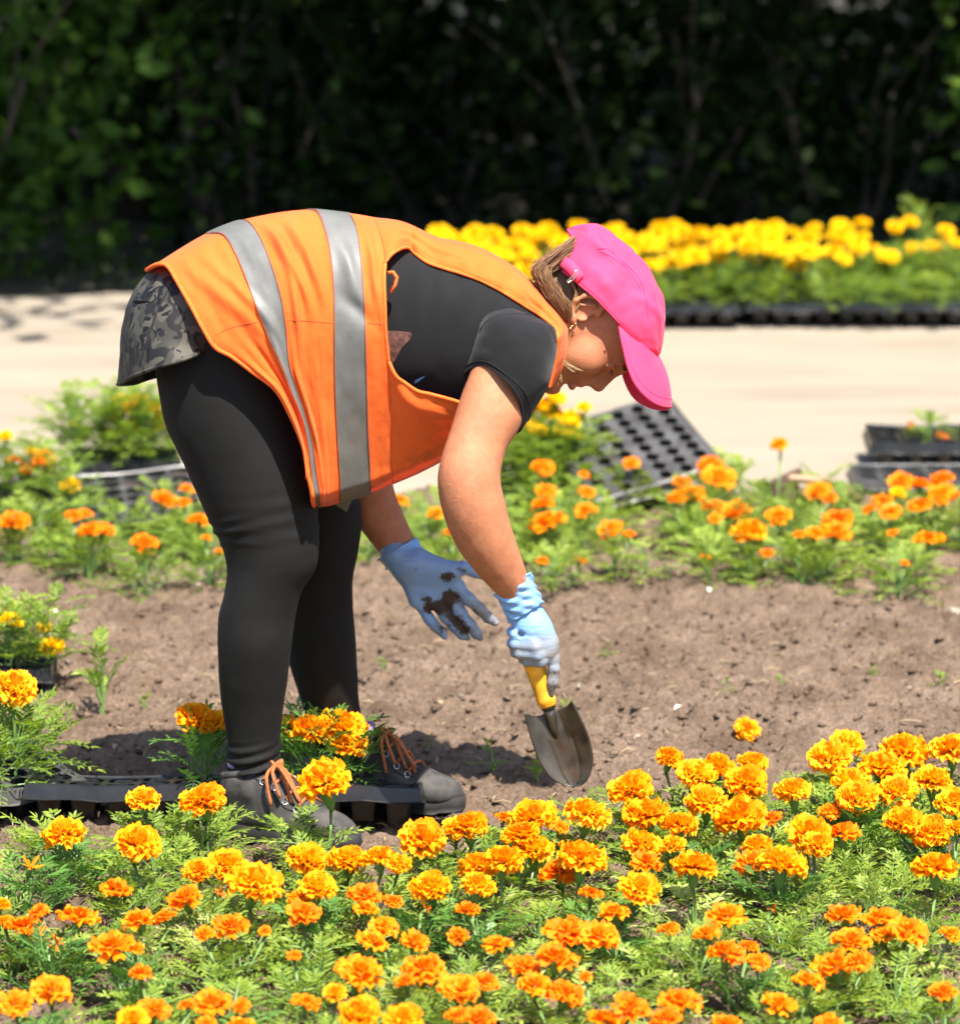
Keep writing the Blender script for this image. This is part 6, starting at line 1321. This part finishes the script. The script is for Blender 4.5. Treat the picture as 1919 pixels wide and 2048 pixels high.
# ---- shoes
def shoe(heel, toe, zsole, label, seed, ank):
    heel, toe = np.array(heel, float), np.array(toe, float); ax = toe - heel; L = np.linalg.norm(ax[:2]); f = np.array([ax[0], ax[1], 0]) / L; s = np.array([-f[1], f[0], 0]); u = np.array([0, 0, 1.0]); R = np.stack([f, s, u])
    c = lambda a, b, z: np.array([heel[0], heel[1], zsole]) + f * a * L + s * b + u * z
    lo = np.minimum(heel, toe) - .09; hi = np.maximum(heel, toe) + .09; lo[2] = zsole - .03; hi[2] = zsole + .19
    S = SDF(lo, hi, .0024)
    S.ell(c(.16, 0, .05), (.040, .034, .052), R, .02); S.ell(c(.14, 0, .085), (.037, .036, .04), R, .02); S.cone(c(.20, 0, .095), c(.40, 0, .075), .036, .036, .03); S.cone(c(.40, 0, .070), c(.64, 0, .042), .034, .030, .03); S.ell(c(.78, 0, .030), (.055, .040, .027), R, .02); S.ell(c(.5, 0, .035), (.10, .043, .035), R, .02)
    S.cone(c(.20, 0, .12), c(.16, 0, .17), .031, .034, .015, True)
    V, F = S.mesh(); o = mesh_obj('shoe', V, F, M['shoe']); md = o.modifiers.new('smooth', 'SMOOTH'); md.iterations = 2; add(o); o['label'] = label
    n = 44; ring = []
    for k in range(n):
        t = 2 * math.pi * k / n; a = .5 + .51 * math.cos(t); w = (.036 + .007 * math.sin(math.pi * min(1, a * .9)) * (a > .4)) * math.copysign(abs(math.sin(t))**.7, math.sin(t)); ring.append((a, w))
    V = []; 
    for z, k in ((.026, .97), (.022, 1.03), (.006, 1.04), (-.004, .98)): V += [c(.5 + (a - .5) * k, w * k, z + .004 * (a > .85)) for a, w in ring]
    F = [(i * n + k, i * n + (k + 1) % n, (i + 1) * n + (k + 1) % n, (i + 1) * n + k) for i in range(3) for k in range(n)] + [tuple(range(n)), tuple(range(3 * n, 4 * n))[::-1]]
    sub(mesh_obj('sole', V, F, M['sole']), o)
    rr = random.Random(seed); tree = BVHTree.FromPolygons([tuple(v) for v in o.data.vertices and [vv_.co[:] for vv_ in o.data.vertices]], [tuple(p.vertices) for p in o.data.polygons])
    def top(a, b, off=.003):
        h = tree.ray_cast(Vector(c(a, b, .25)), Vector((0, 0, -1))); return h[0] + Vector((0, 0, off)) if h[0] is not None else Vector(c(a, b, .08))
    for k in range(4):   # lacing
        a = .37 + .085 * k; mb = MB(); mb.tube([top(a, -.030), top(a + .02, -.012, .005), top(a + .035, .006, .006), top(a + .05, .028)], .0030, 6); sub(mb.build('lace', M['lace']), o)
        for b in (-.032, .032):
            p = top(a, b, .002); mb = MB(); mb.tube([p + Vector((.005 * math.cos(t), .003 * math.sin(t), .005 * math.sin(t))) for t in np.linspace(0, 6.28, 9)], .0011, 5); sub(mb.build('eyelet', M['metal']), o)
    mb = MB(); pts = [top(.69 + .05 * math.cos(t * 1.5), .043 * t, .0012) for t in np.linspace(-1, 1, 15)]; mb.tube(pts, .0018, 5); sub(mb.build('toe_seam', M['sole']), o)
    mb = MB(); pts = [top(.30 + .38 * t, -.030 - .006 * math.sin(3 * t), .0012) for t in np.linspace(0, 1, 12)]; mb.tube(pts, .0016, 5); sub(mb.build('panel_seam', M['sole']), o)
    kn = top(.40, 0, .012)
    for k in range(5):   # knot
        mb = MB(); a0 = rr.uniform(0, 6.3); mb.tube([kn + Vector((.010 * math.cos(a0 + t), .008 * math.sin(a0 + t), .007 * math.sin(2 * t + k))) for t in np.linspace(0, 5, 10)], .0032, 6); sub(mb.build('lace', M['lace']), o)
    for dx, drop, fw in ((-.020, .045, .035), (.016, .055, .05), (.030, .062, .065), (-.035, .060, .02), (.0, .050, .07)):   # loops and loose ends
        e = kn + Vector(f) * fw + Vector(s) * (-.036 + dx * .4) + Vector((0, 0, -drop)); m_ = kn + Vector(f) * fw * .5 + Vector(s) * (-.03 + dx * .5) + Vector((0, 0, .006 - drop * .25)); mb = MB(); q = crom(np.array([kn[:], m_[:], e[:]]), np.linspace(0, 2, 12)); mb.tube([tuple(p) for p in q], .0031, 6); sub(mb.build('lace', M['lace']), o)
    for (b0, zc) in ((-1, 1),):   # ankle opening: padded collar and sock
        mb = MB(); mb.tube([c(.17 + .15 * math.cos(t), .034 * math.sin(t), .112 + .012 * math.cos(t)) for t in np.linspace(0, 6.2832, 26)], .0075, 8, False); sub(mb.build('collar', M['shoe']), o)
        mb = MB(); mb.tube([c(.17, 0, .085), c(.17, 0, .14)], [.031, .033], 16); sub(mb.build('sock', M['sock']), o)
    return o
shoe(at(450, 1665, .055), at(712, 1690, -.075), .012, 'scuffed black lace-up work shoe, near foot', 3, None)
shoe(at(672, 1610, .27), at(922, 1622, .19), .012, 'scuffed black lace-up work shoe, far foot', 8, None)
